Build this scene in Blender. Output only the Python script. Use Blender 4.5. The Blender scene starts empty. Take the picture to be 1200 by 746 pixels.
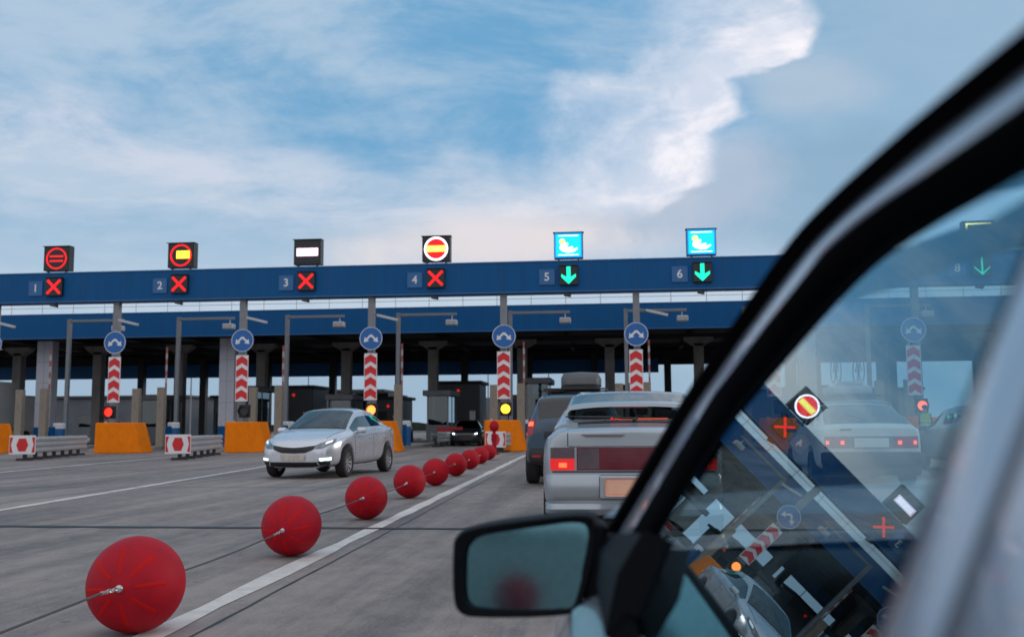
import bpy, bmesh, math, random
from mathutils import Vector, Matrix
from mathutils.bvhtree import BVHTree
rad = math.radians
random.seed(7)
SC = bpy.context.scene
COL = SC.collection

# ------------------------------------------------------------------ camera
EYE = Vector((0, 0, 1.05))
cam_d = bpy.data.cameras.new('camera'); cam = bpy.data.objects.new('camera', cam_d); COL.objects.link(cam)
cam_d.sensor_width = 36; cam_d.lens = 36 * 1167 / 1200
cam_d.clip_start = 0.02; cam_d.clip_end = 4000
M = (Matrix.Rotation(rad(6.2), 4, 'Z') @ Matrix.Rotation(rad(6.2), 4, 'X') @ Matrix.Rotation(rad(0.36), 4, 'Y')
     @ Matrix.Rotation(rad(90), 4, 'X'))
cam.matrix_world = Matrix.Translation(EYE) @ M
cam_d.dof.use_dof = True; cam_d.dof.focus_distance = 5.6; cam_d.dof.aperture_fstop = 4.6
SC.camera = cam

# ------------------------------------------------------------------ render, sky, sun
SC.render.engine = 'CYCLES'
SC.cycles.use_denoising = True
SC.cycles.max_bounces = 10; SC.cycles.transparent_max_bounces = 24
SC.cycles.glossy_bounces = 5; SC.cycles.diffuse_bounces = 4
SC.cycles.sample_clamp_indirect = 4.0
SC.view_settings.view_transform = 'Standard'; SC.view_settings.look = 'None'
SC.view_settings.exposure = EXPO = 0.12
SC.view_settings.gamma = 1.0; SC.view_settings.use_curve_mapping = False

SUN_AZ, SUN_EL = rad(62), rad(14)     # azimuth measured from +Y towards +X
wd = bpy.data.worlds.new('World'); SC.world = wd; wd.use_nodes = True
nt = wd.node_tree; nt.nodes.clear()
def N(tree, typ, **kw):
    n = tree.nodes.new(typ)
    for k, v in kw.items():
        if k == 'ins':
            for a, b in v.items(): n.inputs[a].default_value = b
        else: setattr(n, k, v)
    return n
L = nt.links.new
out = N(nt, 'ShaderNodeOutputWorld'); bg = N(nt, 'ShaderNodeBackground'); bg.inputs[1].default_value = 0.10
L(bg.outputs[0], out.inputs[0])
sky = N(nt, 'ShaderNodeTexSky', sky_type='NISHITA', sun_disc=False, sun_elevation=SUN_EL, sun_rotation=SUN_AZ,
        altitude=100, air_density=1.0, dust_density=0.6, ozone_density=2.5)
tc = N(nt, 'ShaderNodeTexCoord'); sp = N(nt, 'ShaderNodeSeparateXYZ'); L(tc.outputs['Generated'], sp.inputs[0])
def MA(op, a, b=None, c=None, clamp=False, tree=None):
    t = tree or nt
    n = t.nodes.new('ShaderNodeMath'); n.operation = op; n.use_clamp = clamp
    for i, v in enumerate((a, b, c)):
        if v is None: continue
        if isinstance(v, (int, float)): n.inputs[i].default_value = v
        else: t.links.new(v, n.inputs[i])
    return n.outputs[0]
def SS(x, lo, hi, tree=None):
    t = tree or nt
    n = t.nodes.new('ShaderNodeMapRange'); n.interpolation_type = 'SMOOTHSTEP'
    t.links.new(x, n.inputs[0]); n.inputs[1].default_value = lo; n.inputs[2].default_value = hi
    n.inputs[3].default_value = 0; n.inputs[4].default_value = 1
    return n.outputs[0]
az = MA('ARCTAN2', sp.outputs[0], sp.outputs[1])
hyp = MA('SQRT', MA('ADD', MA('MULTIPLY', sp.outputs[0], sp.outputs[0]), MA('MULTIPLY', sp.outputs[1], sp.outputs[1])))
el = MA('DIVIDE', sp.outputs[2], MA('MAXIMUM', hyp, 0.05))
cmb = N(nt, 'ShaderNodeCombineXYZ'); L(az, cmb.inputs[0]); L(el, cmb.inputs[1])
def noise(sx, sy, scale, detail=6, rough=.55, ofs=0, dist=0.0, vec=None):
    mp = N(nt, 'ShaderNodeMapping'); mp.inputs['Scale'].default_value = (sx, sy, 1); mp.inputs['Location'].default_value = (ofs, ofs * .7, ofs * .3)
    L(vec or cmb.outputs[0], mp.inputs[0])
    n = N(nt, 'ShaderNodeTexNoise'); n.inputs['Scale'].default_value = scale; n.inputs['Detail'].default_value = detail
    n.inputs['Roughness'].default_value = rough; n.inputs['Distortion'].default_value = dist
    L(mp.outputs[0], n.inputs['Vector']); return n.outputs[0]
warp1 = noise(1, 1, 9, 7, .6, 3.1); warp2 = noise(1, 1, 9, 7, .6, 9.7)
def blob(cx, cy, rx, ry, wob=.5, lo=.75, hi=1.15, rot=0.0):
    dx = MA('SUBTRACT', az, cx); dy = MA('SUBTRACT', el, cy)
    if rot:
        c, s = math.cos(rot), math.sin(rot)
        ndx = MA('ADD', MA('MULTIPLY', dx, c), MA('MULTIPLY', dy, s)); dy = MA('SUBTRACT', MA('MULTIPLY', dy, c), MA('MULTIPLY', dx, s)); dx = ndx
    ex = MA('ADD', MA('DIVIDE', dx, rx), MA('MULTIPLY', MA('SUBTRACT', warp1, .5), wob * 2.2))
    ey = MA('ADD', MA('DIVIDE', dy, ry), MA('MULTIPLY', MA('SUBTRACT', warp2, .5), wob * 2.2))
    d = MA('SQRT', MA('ADD', MA('MULTIPLY', ex, ex), MA('MULTIPLY', ey, ey)))
    return MA('SUBTRACT', 1.0, SS(d, lo, hi))
def mixc(fac, a, b):
    m = N(nt, 'ShaderNodeMix', data_type='RGBA')
    if isinstance(fac, (int, float)): m.inputs[0].default_value = fac
    else: L(fac, m.inputs[0])
    for i, v in ((6, a), (7, b)):
        if isinstance(v, tuple): m.inputs[i].default_value = (*v, 1)
        else: L(v, m.inputs[i])
    return m.outputs[2]
K = 10.0      # background strength is 0.1, so cloud radiances are written times ten
def kc(r, g, b): return (r * K, g * K, b * K)
tint = N(nt, 'ShaderNodeMix', data_type='RGBA', blend_type='MULTIPLY'); tint.inputs[0].default_value = 1
L(sky.outputs[0], tint.inputs[6]); tint.inputs[7].default_value = (0.95, 1.0, 1.02, 1)
c = tint.outputs[2]
SKYBASE = mixc(0.80, c, kc(.150, .390, .640))
# wide thin veils
veil = SS(noise(1, 2.4, 3.2, 9, .62, 1.3, .25), .38, .66)
c = mixc(MA('MULTIPLY', veil, .72), SKYBASE, kc(.50, .60, .71))
# lilac bank on the left, mid height
brk = SS(noise(1, 3.4, 4.2, 9, .66, 14.2, .35), .38, .62)
c = mixc(MA('MULTIPLY', MA('ADD', .12, MA('MULTIPLY', brk, .80)), MA('MAXIMUM', blob(-.46, .245, .30, .070, .6, .3, 1.25, -.12), blob(-.16, .225, .24, .06, .6, .3, 1.3, -.1))), c, kc(.58, .63, .74))
# pale warm glow low over the plaza
low = MA('SUBTRACT', 1.0, SS(el, .12, .29))
c = mixc(MA('MULTIPLY', low, .62), c, kc(.55, .62, .70))
c = mixc(MA('MULTIPLY', blob(-.10, .19, .20, .035, .6, .2, 1.3, .10), .75), c, kc(.80, .71, .70))
c = mixc(MA('MULTIPLY', MA('SUBTRACT', 1.0, SS(el, .045, .10)), .75), c, kc(.27, .40, .53))
# grey blue bank at the right
rgt = SS(MA('ADD', az, MA('MULTIPLY', MA('SUBTRACT', warp1, .5), .25)), .06, .24)
c = mixc(MA('MULTIPLY', rgt, .72), c, kc(.27, .425, .575))
c = mixc(MA('MULTIPLY', blob(.20, .225, .20, .060, .6, .5, 1.2, .05), .60), c, kc(.235, .375, .52))
c = mixc(MA('MULTIPLY', blob(.34, .36, .22, .10, .5, .3, 1.3), .45), c, kc(.34, .47, .62))
# the bright cumulus: its crisp right edge follows a curve of azimuth against height
er = N(nt, 'ShaderNodeValToRGB'); L(MA('DIVIDE', MA('SUBTRACT', MA('ADD', el, MA('MULTIPLY', MA('SUBTRACT', warp2, .5), .035)), .19), .32), er.inputs[0])
EDGE = [(.19, -.02), (.208, .04), (.228, .078), (.246, .104), (.29, .110), (.312, .140), (.342, .134), (.356, .16), (.37, .202), (.40, .212), (.43, .20), (.50, .19)]
els = er.color_ramp.elements
while len(els) < len(EDGE): els.new(.5)
for q, (e_, a_) in enumerate(EDGE):
    v = (a_ + .05) / .30; els[q].position = (e_ - .19) / .32
for q, (e_, a_) in enumerate(EDGE): v = (a_ + .05) / .30; els[q].color = (v, v, v, 1)
er.color_ramp.interpolation = 'EASE'
sepc = N(nt, 'ShaderNodeSeparateColor'); L(er.outputs[0], sepc.inputs[0])
edge = MA('SUBTRACT', MA('MULTIPLY', sepc.outputs[0], .30), .05)
dd = MA('ADD', MA('SUBTRACT', edge, az), MA('MULTIPLY', MA('SUBTRACT', warp1, .5), .06))
above = SS(MA('ADD', el, MA('MULTIPLY', MA('SUBTRACT', warp1, .5), .05)), .205, .235)
crisp = MA('MULTIPLY', SS(dd, -.004, .020), above)
left = MA('SUBTRACT', 1.0, SS(MA('ADD', dd, MA('MULTIPLY', MA('SUBTRACT', warp2, .5), .25)), .06, .24))
body = SS(noise(1, 1.5, 5.0, 8, .62, 8.4, .5), .30, .62)
mass = MA('MULTIPLY', MA('MULTIPLY', crisp, left), MA('ADD', .55, MA('MULTIPLY', body, .45)))
c = mixc(MA('MULTIPLY', blob(.175, .335, .085, .040, .5, .4, 1.2, -.2), .65), c, kc(.44, .53, .64))
c = mixc(MA('MULTIPLY', blob(.095, .235, .09, .05, .6, .4, 1.2, .5), .55), c, kc(.46, .52, .64))
shade = SS(noise(1, 1.7, 12, 7, .62, 5.2, .4), .34, .68)
cumcol = mixc(shade, kc(.60, .66, .78), kc(.92, .88, .92))
c = mixc(MA('MULTIPLY', mass, .96), c, cumcol)
# added bright overcast, unseen overhead and behind the camera, to lift the ground light
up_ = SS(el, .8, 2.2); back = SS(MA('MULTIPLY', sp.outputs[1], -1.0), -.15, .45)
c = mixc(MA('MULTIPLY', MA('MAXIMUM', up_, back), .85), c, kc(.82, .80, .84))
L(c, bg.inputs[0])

sun_d = bpy.data.lights.new('sun', 'SUN'); sun = bpy.data.objects.new('sun', sun_d); COL.objects.link(sun)
sun_d.energy = 0.7; sun_d.angle = rad(14); sun_d.color = (1.0, .80, .68)
sdir = Vector((math.sin(SUN_AZ) * math.cos(SUN_EL), math.cos(SUN_AZ) * math.cos(SUN_EL), math.sin(SUN_EL)))
sun.rotation_euler = (-sdir).to_track_quat('-Z', 'Y').to_euler()

# ------------------------------------------------------------------ materials
MATS = {}
def mat(name, col, rough=.5, metal=0.0, var=.12, scale=6.0, bump=0.0, bscale=60.0, emit=None, es=0.0, coat=0.0, vec='Object', spec=.5, stretch=(1, 1, 1)):
    if name in MATS: return MATS[name]
    m = bpy.data.materials.new(name); m.use_nodes = True; t = m.node_tree; b = t.nodes['Principled BSDF']
    b.inputs['Roughness'].default_value = rough; b.inputs['Metallic'].default_value = metal
    b.inputs['Specular IOR Level'].default_value = spec
    b.inputs['Coat Weight'].default_value = coat; b.inputs['Coat Roughness'].default_value = .06
    tcn = N(t, 'ShaderNodeTexCoord'); mp = N(t, 'ShaderNodeMapping'); mp.inputs['Scale'].default_value = stretch
    t.links.new(tcn.outputs[vec], mp.inputs[0])
    n = N(t, 'ShaderNodeTexNoise'); n.inputs['Scale'].default_value = scale; n.inputs['Detail'].default_value = 6; n.inputs['Roughness'].default_value = .65
    t.links.new(mp.outputs[0], n.inputs['Vector'])
    r = N(t, 'ShaderNodeMapRange'); r.inputs[3].default_value = 1 - var; r.inputs[4].default_value = 1 + var; r.inputs[1].default_value = .3; r.inputs[2].default_value = .7
    t.links.new(n.outputs[0], r.inputs[0])
    mx = N(t, 'ShaderNodeMix', data_type='RGBA', blend_type='MULTIPLY'); mx.inputs[0].default_value = 1
    mx.inputs[6].default_value = (*col, 1); t.links.new(r.outputs[0], mx.inputs[7]); t.links.new(mx.outputs[2], b.inputs['Base Color'])
    rr = N(t, 'ShaderNodeMapRange'); rr.inputs[3].default_value = max(0, rough - .08); rr.inputs[4].default_value = min(1, rough + .1); t.links.new(n.outputs[0], rr.inputs[0]); t.links.new(rr.outputs[0], b.inputs['Roughness'])
    if bump:
        n2 = N(t, 'ShaderNodeTexNoise'); n2.inputs['Scale'].default_value = bscale; n2.inputs['Detail'].default_value = 4
        t.links.new(mp.outputs[0], n2.inputs['Vector'])
        bm_ = N(t, 'ShaderNodeBump'); bm_.inputs['Strength'].default_value = bump; bm_.inputs['Distance'].default_value = .01
        t.links.new(n2.outputs[0], bm_.inputs['Height']); t.links.new(bm_.outputs[0], b.inputs['Normal'])
    if emit:
        b.inputs['Emission Color'].default_value = (*emit, 1); b.inputs['Emission Strength'].default_value = es
    MATS[name] = m; return m

def glass_mat(name, tint=(.8, .9, .9), f0=.04, double=True, rough=0.0, gtint=(.95, 1, 1)):
    """a window pane: transparent with the real angle-dependent reflection of its two faces"""
    if name in MATS: return MATS[name]
    m = bpy.data.materials.new(name); m.use_nodes = True; t = m.node_tree; t.nodes.clear()
    o = N(t, 'ShaderNodeOutputMaterial'); mix = N(t, 'ShaderNodeMixShader'); tr = N(t, 'ShaderNodeBsdfTransparent'); gl = N(t, 'ShaderNodeBsdfGlossy')
    nz = N(t, 'ShaderNodeTexNoise'); nz.inputs['Scale'].default_value = 5
    tr.inputs[0].default_value = (*tint, 1); gl.inputs['Roughness'].default_value = rough; gl.inputs[0].default_value = (*gtint, 1)
    mm = N(t, 'ShaderNodeMapRange'); mm.inputs[3].default_value = rough; mm.inputs[4].default_value = rough + .012; t.links.new(nz.outputs[0], mm.inputs[0]); t.links.new(mm.outputs[0], gl.inputs['Roughness'])
    g = N(t, 'ShaderNodeNewGeometry'); dp = N(t, 'ShaderNodeVectorMath', operation='DOT_PRODUCT')
    t.links.new(g.outputs['Incoming'], dp.inputs[0]); t.links.new(g.outputs['Normal'], dp.inputs[1])
    cs = MA('ABSOLUTE', dp.outputs['Value'], tree=t); p5 = MA('POWER', MA('SUBTRACT', 1.0, cs, tree=t, clamp=True), 5.0, tree=t)
    R = MA('ADD', f0, MA('MULTIPLY', p5, 1 - f0, tree=t), tree=t)
    if double: R = MA('DIVIDE', MA('MULTIPLY', R, 2.0, tree=t), MA('ADD', R, 1.0, tree=t), tree=t)
    t.links.new(R, mix.inputs[0]); t.links.new(tr.outputs[0], mix.inputs[1]); t.links.new(gl.outputs[0], mix.inputs[2]); t.links.new(mix.outputs[0], o.inputs[0])
    MATS[name] = m; return m

def paint_mat(name, col, metal=.5, rough=.32, flip=(.02, .02, .022)):
    """car paint outside, dark trim on the inner side of the body shell"""
    if name in MATS: return MATS[name]
    m = mat(name, col, rough, metal, var=.05, scale=2.2, coat=.7)
    t = m.node_tree; b = t.nodes['Principled BSDF']; o = t.nodes['Material Output']
    d = N(t, 'ShaderNodeBsdfDiffuse'); d.inputs[0].default_value = (*flip, 1)
    g = N(t, 'ShaderNodeNewGeometry'); mx = N(t, 'ShaderNodeMixShader')
    t.links.new(g.outputs['Backfacing'], mx.inputs[0]); t.links.new(b.outputs[0], mx.inputs[1]); t.links.new(d.outputs[0], mx.inputs[2]); t.links.new(mx.outputs[0], o.inputs[0])
    return m

# ------------------------------------------------------------------ mesh helpers
class MB:
    def __init__(s): s.v = []; s.f = []; s.m = []; s.mats = []
    def mi(s, m):
        if m is None: return 0
        if m not in s.mats: s.mats.append(m)
        return s.mats.index(m)
    def add(s, vs, fs, m=None):
        o = len(s.v); s.v += [tuple(v) for v in vs]; k = s.mi(m)
        for f in fs: s.f.append([i + o for i in f]); s.m.append(k)
        return s
    def box(s, x0, x1, y0, y1, z0, z1, m=None, mx=None):
        vs = [Vector(p) for p in ((x0, y0, z0), (x1, y0, z0), (x1, y1, z0), (x0, y1, z0), (x0, y0, z1), (x1, y0, z1), (x1, y1, z1), (x0, y1, z1))]
        if mx is not None: vs = [mx @ v for v in vs]
        return s.add(vs, [(0, 3, 2, 1), (4, 5, 6, 7), (0, 1, 5, 4), (1, 2, 6, 5), (2, 3, 7, 6), (3, 0, 4, 7)], m)
    def rbox(s, x0, x1, y0, y1, z0, z1, r=.02, m=None, mx=None, seg=2):
        b = bmesh.new(); bmesh.ops.create_cube(b, size=1)
        for v in b.verts: v.co = Vector(((x0 + x1) / 2 + v.co.x * (x1 - x0), (y0 + y1) / 2 + v.co.y * (y1 - y0), (z0 + z1) / 2 + v.co.z * (z1 - z0)))
        bmesh.ops.bevel(b, geom=b.edges[:], offset=r, segments=seg, profile=.5, affect='EDGES')
        if mx is not None: b.transform(mx)
        b.verts.index_update(); s.add([v.co.copy() for v in b.verts], [[v.index for v in f.verts] for f in b.faces], m); b.free(); return s
    def prism(s, pts, d, m=None):
        """closed outline pts (3d, planar) pushed along vector d"""
        n = len(pts); P = [Vector(p) for p in pts]; d = Vector(d)
        nn = Vector((0, 0, 0))
        for i in range(n): nn += P[i].cross(P[(i + 1) % n])
        fs = [list(range(n)), list(range(2 * n - 1, n - 1, -1))] + [(i, i + n, (i + 1) % n + n, (i + 1) % n) for i in range(n)]
        if nn.dot(d) > 0: fs = [f[::-1] for f in fs]
        return s.add(P + [p + d for p in P], fs, m)
    def tube(s, path, r, m=None, n=8, cap=True):
        P = [Vector(p) for p in path]; rs = r if isinstance(r, (list, tuple)) else [r] * len(P)
        vs = []; prev = None
        for i, p in enumerate(P):
            t = (P[min(i + 1, len(P) - 1)] - P[max(i - 1, 0)]).normalized()
            a = prev - t * prev.dot(t) if prev is not None else t.cross(Vector((0, 0, 1)) if abs(t.z) < .9 else Vector((1, 0, 0)))
            a.normalize(); prev = a; b = t.cross(a)
            for k in range(n): th = 2 * math.pi * k / n; vs.append(p + (a * math.cos(th) + b * math.sin(th)) * rs[i])
        fs = [(i * n + k, i * n + (k + 1) % n, (i + 1) * n + (k + 1) % n, (i + 1) * n + k) for i in range(len(P) - 1) for k in range(n)]
        if cap: fs += [list(range(n))[::-1], list(range((len(P) - 1) * n, len(P) * n))]
        return s.add(vs, fs, m)
    def lathe(s, prof, m=None, n=24, mx=None, closed=False):
        """prof: (radius, z) from bottom to top about z"""
        vs = []; 
        for r, z in prof:
            for k in range(n):
                th = 2 * math.pi * k / n; v = Vector((r * math.cos(th), r * math.sin(th), z)); vs.append(mx @ v if mx is not None else v)
        q = len(prof); fs = []
        for i in range(q if closed else q - 1):
            j = (i + 1) % q
            for k in range(n): fs.append((i * n + k, i * n + (k + 1) % n, j * n + (k + 1) % n, j * n + k))
        if not closed: fs += [list(range(n))[::-1], list(range((q - 1) * n, q * n))]
        return s.add(vs, fs, m)
    def grid(s, rows, m=None):
        R = len(rows); C_ = len(rows[0])
        return s.add([p for r in rows for p in r], [(i * C_ + j, i * C_ + j + 1, (i + 1) * C_ + j + 1, (i + 1) * C_ + j) for i in range(R - 1) for j in range(C_ - 1)], m)
    def obj(s, name, m=None, parent=None, smooth=None, **kw):
        me = bpy.data.meshes.new(name); me.from_pydata(s.v, [], s.f)
        if m is not None: me.materials.append(m)
        else:
            for q in s.mats: me.materials.append(q)
            me.polygons.foreach_set('material_index', s.m)
        me.validate(); me.update()
        if smooth is not None:
            me.polygons.foreach_set('use_smooth', [True] * len(me.polygons)); me.set_sharp_from_angle(angle=rad(smooth))
        o = bpy.data.objects.new(name, me); COL.objects.link(o)
        if parent: o.parent = parent
        tag(o, **kw); return o
def tag(o, label=None, cat=None, group=None, kind=None):
    if label: o['label'] = label
    if cat: o['category'] = cat
    if group: o['group'] = group
    if kind: o['kind'] = kind
    return o
def empty(name, loc=(0, 0, 0), rz=0, label=None, cat=None, group=None):
    o = bpy.data.objects.new(name, None); COL.objects.link(o); o.location = loc; o.rotation_euler = (0, 0, rz); o.empty_display_size = .2
    return tag(o, label, cat, group)
def copy_tree(o, parent=None):
    c = o.copy(); COL.objects.link(c)
    if parent: c.parent = parent
    for ch in [x for x in list(COL.objects) if x.parent == o]: copy_tree(ch, c)
    return c
def text_mb(txt, size, m, mx, depth=.01, font_scale=1.0):
    cu = bpy.data.curves.new('t', 'FONT'); cu.body = txt; cu.size = size; cu.align_x = 'CENTER'; cu.align_y = 'CENTER'; cu.extrude = depth; cu.offset = .008
    o = bpy.data.objects.new('t', cu); COL.objects.link(o)
    dg = bpy.context.evaluated_depsgraph_get(); dg.update(); me = bpy.data.meshes.new_from_object(o.evaluated_get(dg))
    b = MB(); b.add([mx @ v.co for v in me.vertices], [list(p.vertices) for p in me.polygons], m)
    bpy.data.objects.remove(o); bpy.data.curves.remove(cu); bpy.data.meshes.remove(me); return b
# ------------------------------------------------------------------ ground and road
m_road = bpy.data.materials.new('road_concrete'); m_road.use_nodes = True
def _road():
    t = m_road.node_tree; b = t.nodes['Principled BSDF']; l = t.links.new
    tcn = N(t, 'ShaderNodeTexCoord')
    def nz(sc, sx=1, sy=1, det=6, rough=.6, loc=0):
        mp = N(t, 'ShaderNodeMapping'); mp.inputs['Scale'].default_value = (sx, sy, 1); mp.inputs['Location'].default_value = (loc, loc, 0); l(tcn.outputs['Object'], mp.inputs[0])
        n = N(t, 'ShaderNodeTexNoise'); n.inputs['Scale'].default_value = sc; n.inputs['Detail'].default_value = det; n.inputs['Roughness'].default_value = rough; l(mp.outputs[0], n.inputs['Vector']); return n.outputs[0]
    big = SS(nz(.35, 1, .3), .3, .72, t); streak = SS(nz(2.2, 1, .045, 5), .35, .7, t); fine = nz(55, 1, 1, 5, .75); mid = SS(nz(5, 1, .6, 8, .7), .3, .7, t)
    v = MA('ADD', MA('MULTIPLY', big, .40, tree=t), MA('ADD', MA('MULTIPLY', streak, .40, tree=t), MA('MULTIPLY', mid, .30, tree=t), tree=t), tree=t)
    v = MA('ADD', MA('MULTIPLY', v, .62, tree=t), MA('ADD', MA('MULTIPLY', fine, .84, tree=t), MA('MULTIPLY', SS(nz(16, 1, .10, 6, .7, 7), .35, .7, t), .10, tree=t), tree=t), tree=t)
    cr = N(t, 'ShaderNodeValToRGB'); e = cr.color_ramp.elements
    e[0].position = .36; e[0].color = (.034, .030, .030, 1); e[1].position = .98; e[1].color = (.31, .268, .245, 1)
    l(v, cr.inputs[0])
    spot = SS(nz(7, 1, 1, 3, .5, 4), .68, .74, t)
    mx = N(t, 'ShaderNodeMix', data_type='RGBA', blend_type='MULTIPLY'); l(MA('MULTIPLY', spot, .55, tree=t), mx.inputs[0]); l(cr.outputs[0], mx.inputs[6]); mx.inputs[7].default_value = (.35, .35, .37, 1)
    # dark rubber and oil worn along the lanes
    l(mx.outputs[2], b.inputs['Base Color'])
    rr = N(t, 'ShaderNodeMapRange'); rr.inputs[3].default_value = .5; rr.inputs[4].default_value = .78; l(v, rr.inputs[0]); l(rr.outputs[0], b.inputs['Roughness'])
    bp = N(t, 'ShaderNodeBump'); bp.inputs['Strength'].default_value = .6; bp.inputs['Distance'].default_value = .006
    l(MA('ADD', fine, MA('MULTIPLY', mid, .5, tree=t), tree=t), bp.inputs['Height']); l(bp.outputs[0], b.inputs['Normal'])
_road()
m_dirt = mat('ground_earth', (.09, .085, .07), .95, var=.3, scale=.05)
g = MB(); g.add([(-2500, -2500, -.03), (2500, -2500, -.03), (2500, 2500, -.03), (-2500, 2500, -.03)], [(0, 1, 2, 3)]); g.obj('ground', m_dirt, kind='structure')
g = MB(); xs = [-75, 60]; g.add([(-75, -60, 0), (60, -60, 0), (60, 190, 0), (-75, 190, 0)], [(0, 1, 2, 3)]); g.obj('road', m_road, kind='structure')
m_line = mat('road_paint_white', (.62, .59, .55), .7, var=.18, scale=5, bump=.2, bscale=40)
m_tar = mat('tar_seal', (.012, .012, .014), .55, var=.3, scale=10)
def strip(name, p, q, w, m, z=.004, wob=0.0, n=1, seed=0):
    rs = random.Random(seed); P = Vector((*p, z)); Q = Vector((*q, z)); d = (Q - P).normalized(); s_ = Vector((-d.y, d.x, 0)); a, b2 = [], []
    off = 0
    for i in range(n + 1):
        c_ = P.lerp(Q, i / n); off = off * .8 + rs.uniform(-wob, wob); hw = w / 2 * (1 + (rs.uniform(-.25, .25) if wob else 0))
        a.append(c_ + s_ * (off + hw)); b2.append(c_ + s_ * (off - hw))
    k = MB(); k.grid([a, b2]); 
    o = k.obj(name, m, kind='structure')
    if o.data.polygons[0].normal.z < 0: o.data.flip_normals()
    return o
strip('lane_line', (-2.155, -2), (-3.56, 37.1), .15, m_line, n=60, wob=.001)
strip('lane_line', (-7.4, 6), (-10.6, 33.5), .15, m_line, n=60, wob=.002, seed=2)
strip('lane_line', (-13.2, 5), (-17.3, 39.5), .15, m_line, n=60, wob=.002, seed=3)
for i, (y, w) in enumerate(((3.4, .03), (10.38, .17), (17.4, .035), (24.5, .04), (31.6, .05), (38.7, .06))):
    strip('road_joint', (-60, y), (50, y + .02), w, m_tar, z=.006, wob=.02, n=420, seed=10 + i)
strip('road_joint', (-1.95, -2), (-3.30, 37.1), .022, m_tar, z=.002, wob=.004, n=160, seed=31)

# ------------------------------------------------------------------ toll plaza
m_blue = mat('fascia_blue', (.001, .088, .255), .55, var=.11, scale=2.2, stretch=(1, 1, .12), spec=.22)
m_blue2 = mat('fascia_blue_seam', (.006, .06, .17), .5)
m_seal = mat('blue_edge_trim', (.02, .13, .33), .4)
m_conc = mat('column_concrete', (.40, .39, .38), .85, var=.2, scale=1.6, bump=.3, stretch=(1, 1, .4))
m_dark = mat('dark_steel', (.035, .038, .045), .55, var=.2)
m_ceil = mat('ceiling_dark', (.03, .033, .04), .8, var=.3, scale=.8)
m_galv = mat('galvanised_steel', (.46, .47, .48), .5, metal=.35, var=.15, scale=8)
m_grey = mat('painted_grey_steel', (.22, .235, .25), .5, metal=.3, var=.12)
m_beige = mat('sensor_post_beige', (.30, .255, .20), .7, var=.15)
m_white = mat('white_paint', (.75, .76, .78), .5, var=.06)
m_lilac = mat('pylon_panel', (.48, .50, .56), .5, var=.08)
m_orange = mat('orange_block_paint', (.84, .205, .002), .7, var=.10, scale=3, bump=.12, spec=.15)
m_red = mat('red_sheeting', (.62, .015, .02), .4, var=.06)
m_disc = mat('blue_sign_sheeting', (.006, .12, .40), .35, var=.05)
m_black = mat('matt_black', (.012, .012, .014), .5, var=.2)
m_boomw = mat('boom_white', (.50, .46, .45), .6)
m_boomr = mat('boom_faded_red', (.38, .12, .11), .6)
m_kerb = mat('kerb_concrete', (.30, .29, .27), .9, var=.2, bump=.3)
COLX = [-30.3, -24.08, -17.77, -11.54, -5.32, .76, 6.87, 12.98, 19.1]
DISCX = [-30.0, -23.75, -17.49, -11.36, -5.20, .76, 6.75, 12.71, 18.7]
MASTX = [-30.34, -24.01, -17.88, -11.76, -5.74, .32, 6.4, 12.5, 18.6]
POSTR = [-29.5, -23.2, -17.05, -10.95, -4.85, 1.25, 7.3, 13.4, 19.5]
LANEX = {1: -27.06, 2: -20.77, 3: -14.56, 4: -8.41, 5: -2.27, 6: 3.73, 7: 9.7, 8: 15.73}
ORD = ['outermost left', 'first', 'second', 'third', 'fourth', 'fifth', 'sixth', 'seventh', 'eighth']
# where each island stands, in words one can check in the picture
WHERE = ['at the left edge beside the truck', 'between lanes 1 and 2', 'between lanes 2 and 3', 'between lanes 3 and 4', 'between lanes 4 and 5',
         'between lanes 5 and 6', 'between lanes 6 and 7', 'between lanes 7 and 8', 'on the right of lane 8']

gan = empty('toll_gantry', (0, 45, 0), label='long blue sign gantry crossing all lanes ahead of the toll canopy', cat='gantry')
def loc(o, p=(0, 0, 0)): o.location = p; return o
k = MB(); k.box(-48, 34, 0, .9, 7.19, 8.55, m_blue)
for i in range(0, 41): x = -48 + i * 2.03; k.box(x, x + .03, -.004, 0, 7.2, 8.54, m_blue2)
k.box(-48, 34, -.03, .93, 8.55, 8.60, m_seal); k.box(-48, 34, -.03, .93, 7.14, 7.19, m_seal)
k.obj('fascia', None, gan)
for x in [-35.9] + COLX + [24.7, 30.8]:
    k = MB(); k.rbox(x - .15, x + .15, .25, .55, .15, 7.14, .02); k.box(x - .25, x + .25, .15, .65, .15, .19)
    k.obj('column', m_grey, gan)
# canopy
can = empty('toll_canopy', (0, 56, 0), label='deep dark toll canopy with blue edge band and concrete columns', cat='toll canopy')
k = MB(); k.box(-70, 60, 0, .35, 6.50, 7.88, m_blue)
for i in range(0, 55): x = -70 + i * 2.4; k.box(x, x + .018, -.004, 0, 6.52, 7.87, m_blue2)
k.box(-70, 60, -.03, .38, 7.88, 7.93, m_seal); k.box(-70, 60, -.03, .38, 6.45, 6.50, m_seal)
k.obj('fascia', None, can)
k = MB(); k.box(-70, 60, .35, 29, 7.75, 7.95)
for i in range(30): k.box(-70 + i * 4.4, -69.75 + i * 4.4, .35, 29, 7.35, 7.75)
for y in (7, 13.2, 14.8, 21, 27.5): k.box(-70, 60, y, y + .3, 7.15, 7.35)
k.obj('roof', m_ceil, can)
k = MB(); k.box(-70, 3.2, 29, 29.3, 5.55, 6.7, mat('rear_fascia_blue', (.008, .16, .44), .5, var=.15)); k.box(-70, 60, 29, 29.3, 6.7, 7.95, m_ceil); k.box(3.2, 60, 29.02, 29.3, 6.2, 6.7, m_ceil); k.obj('rear_fascia', None, can)
k = MB()
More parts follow.
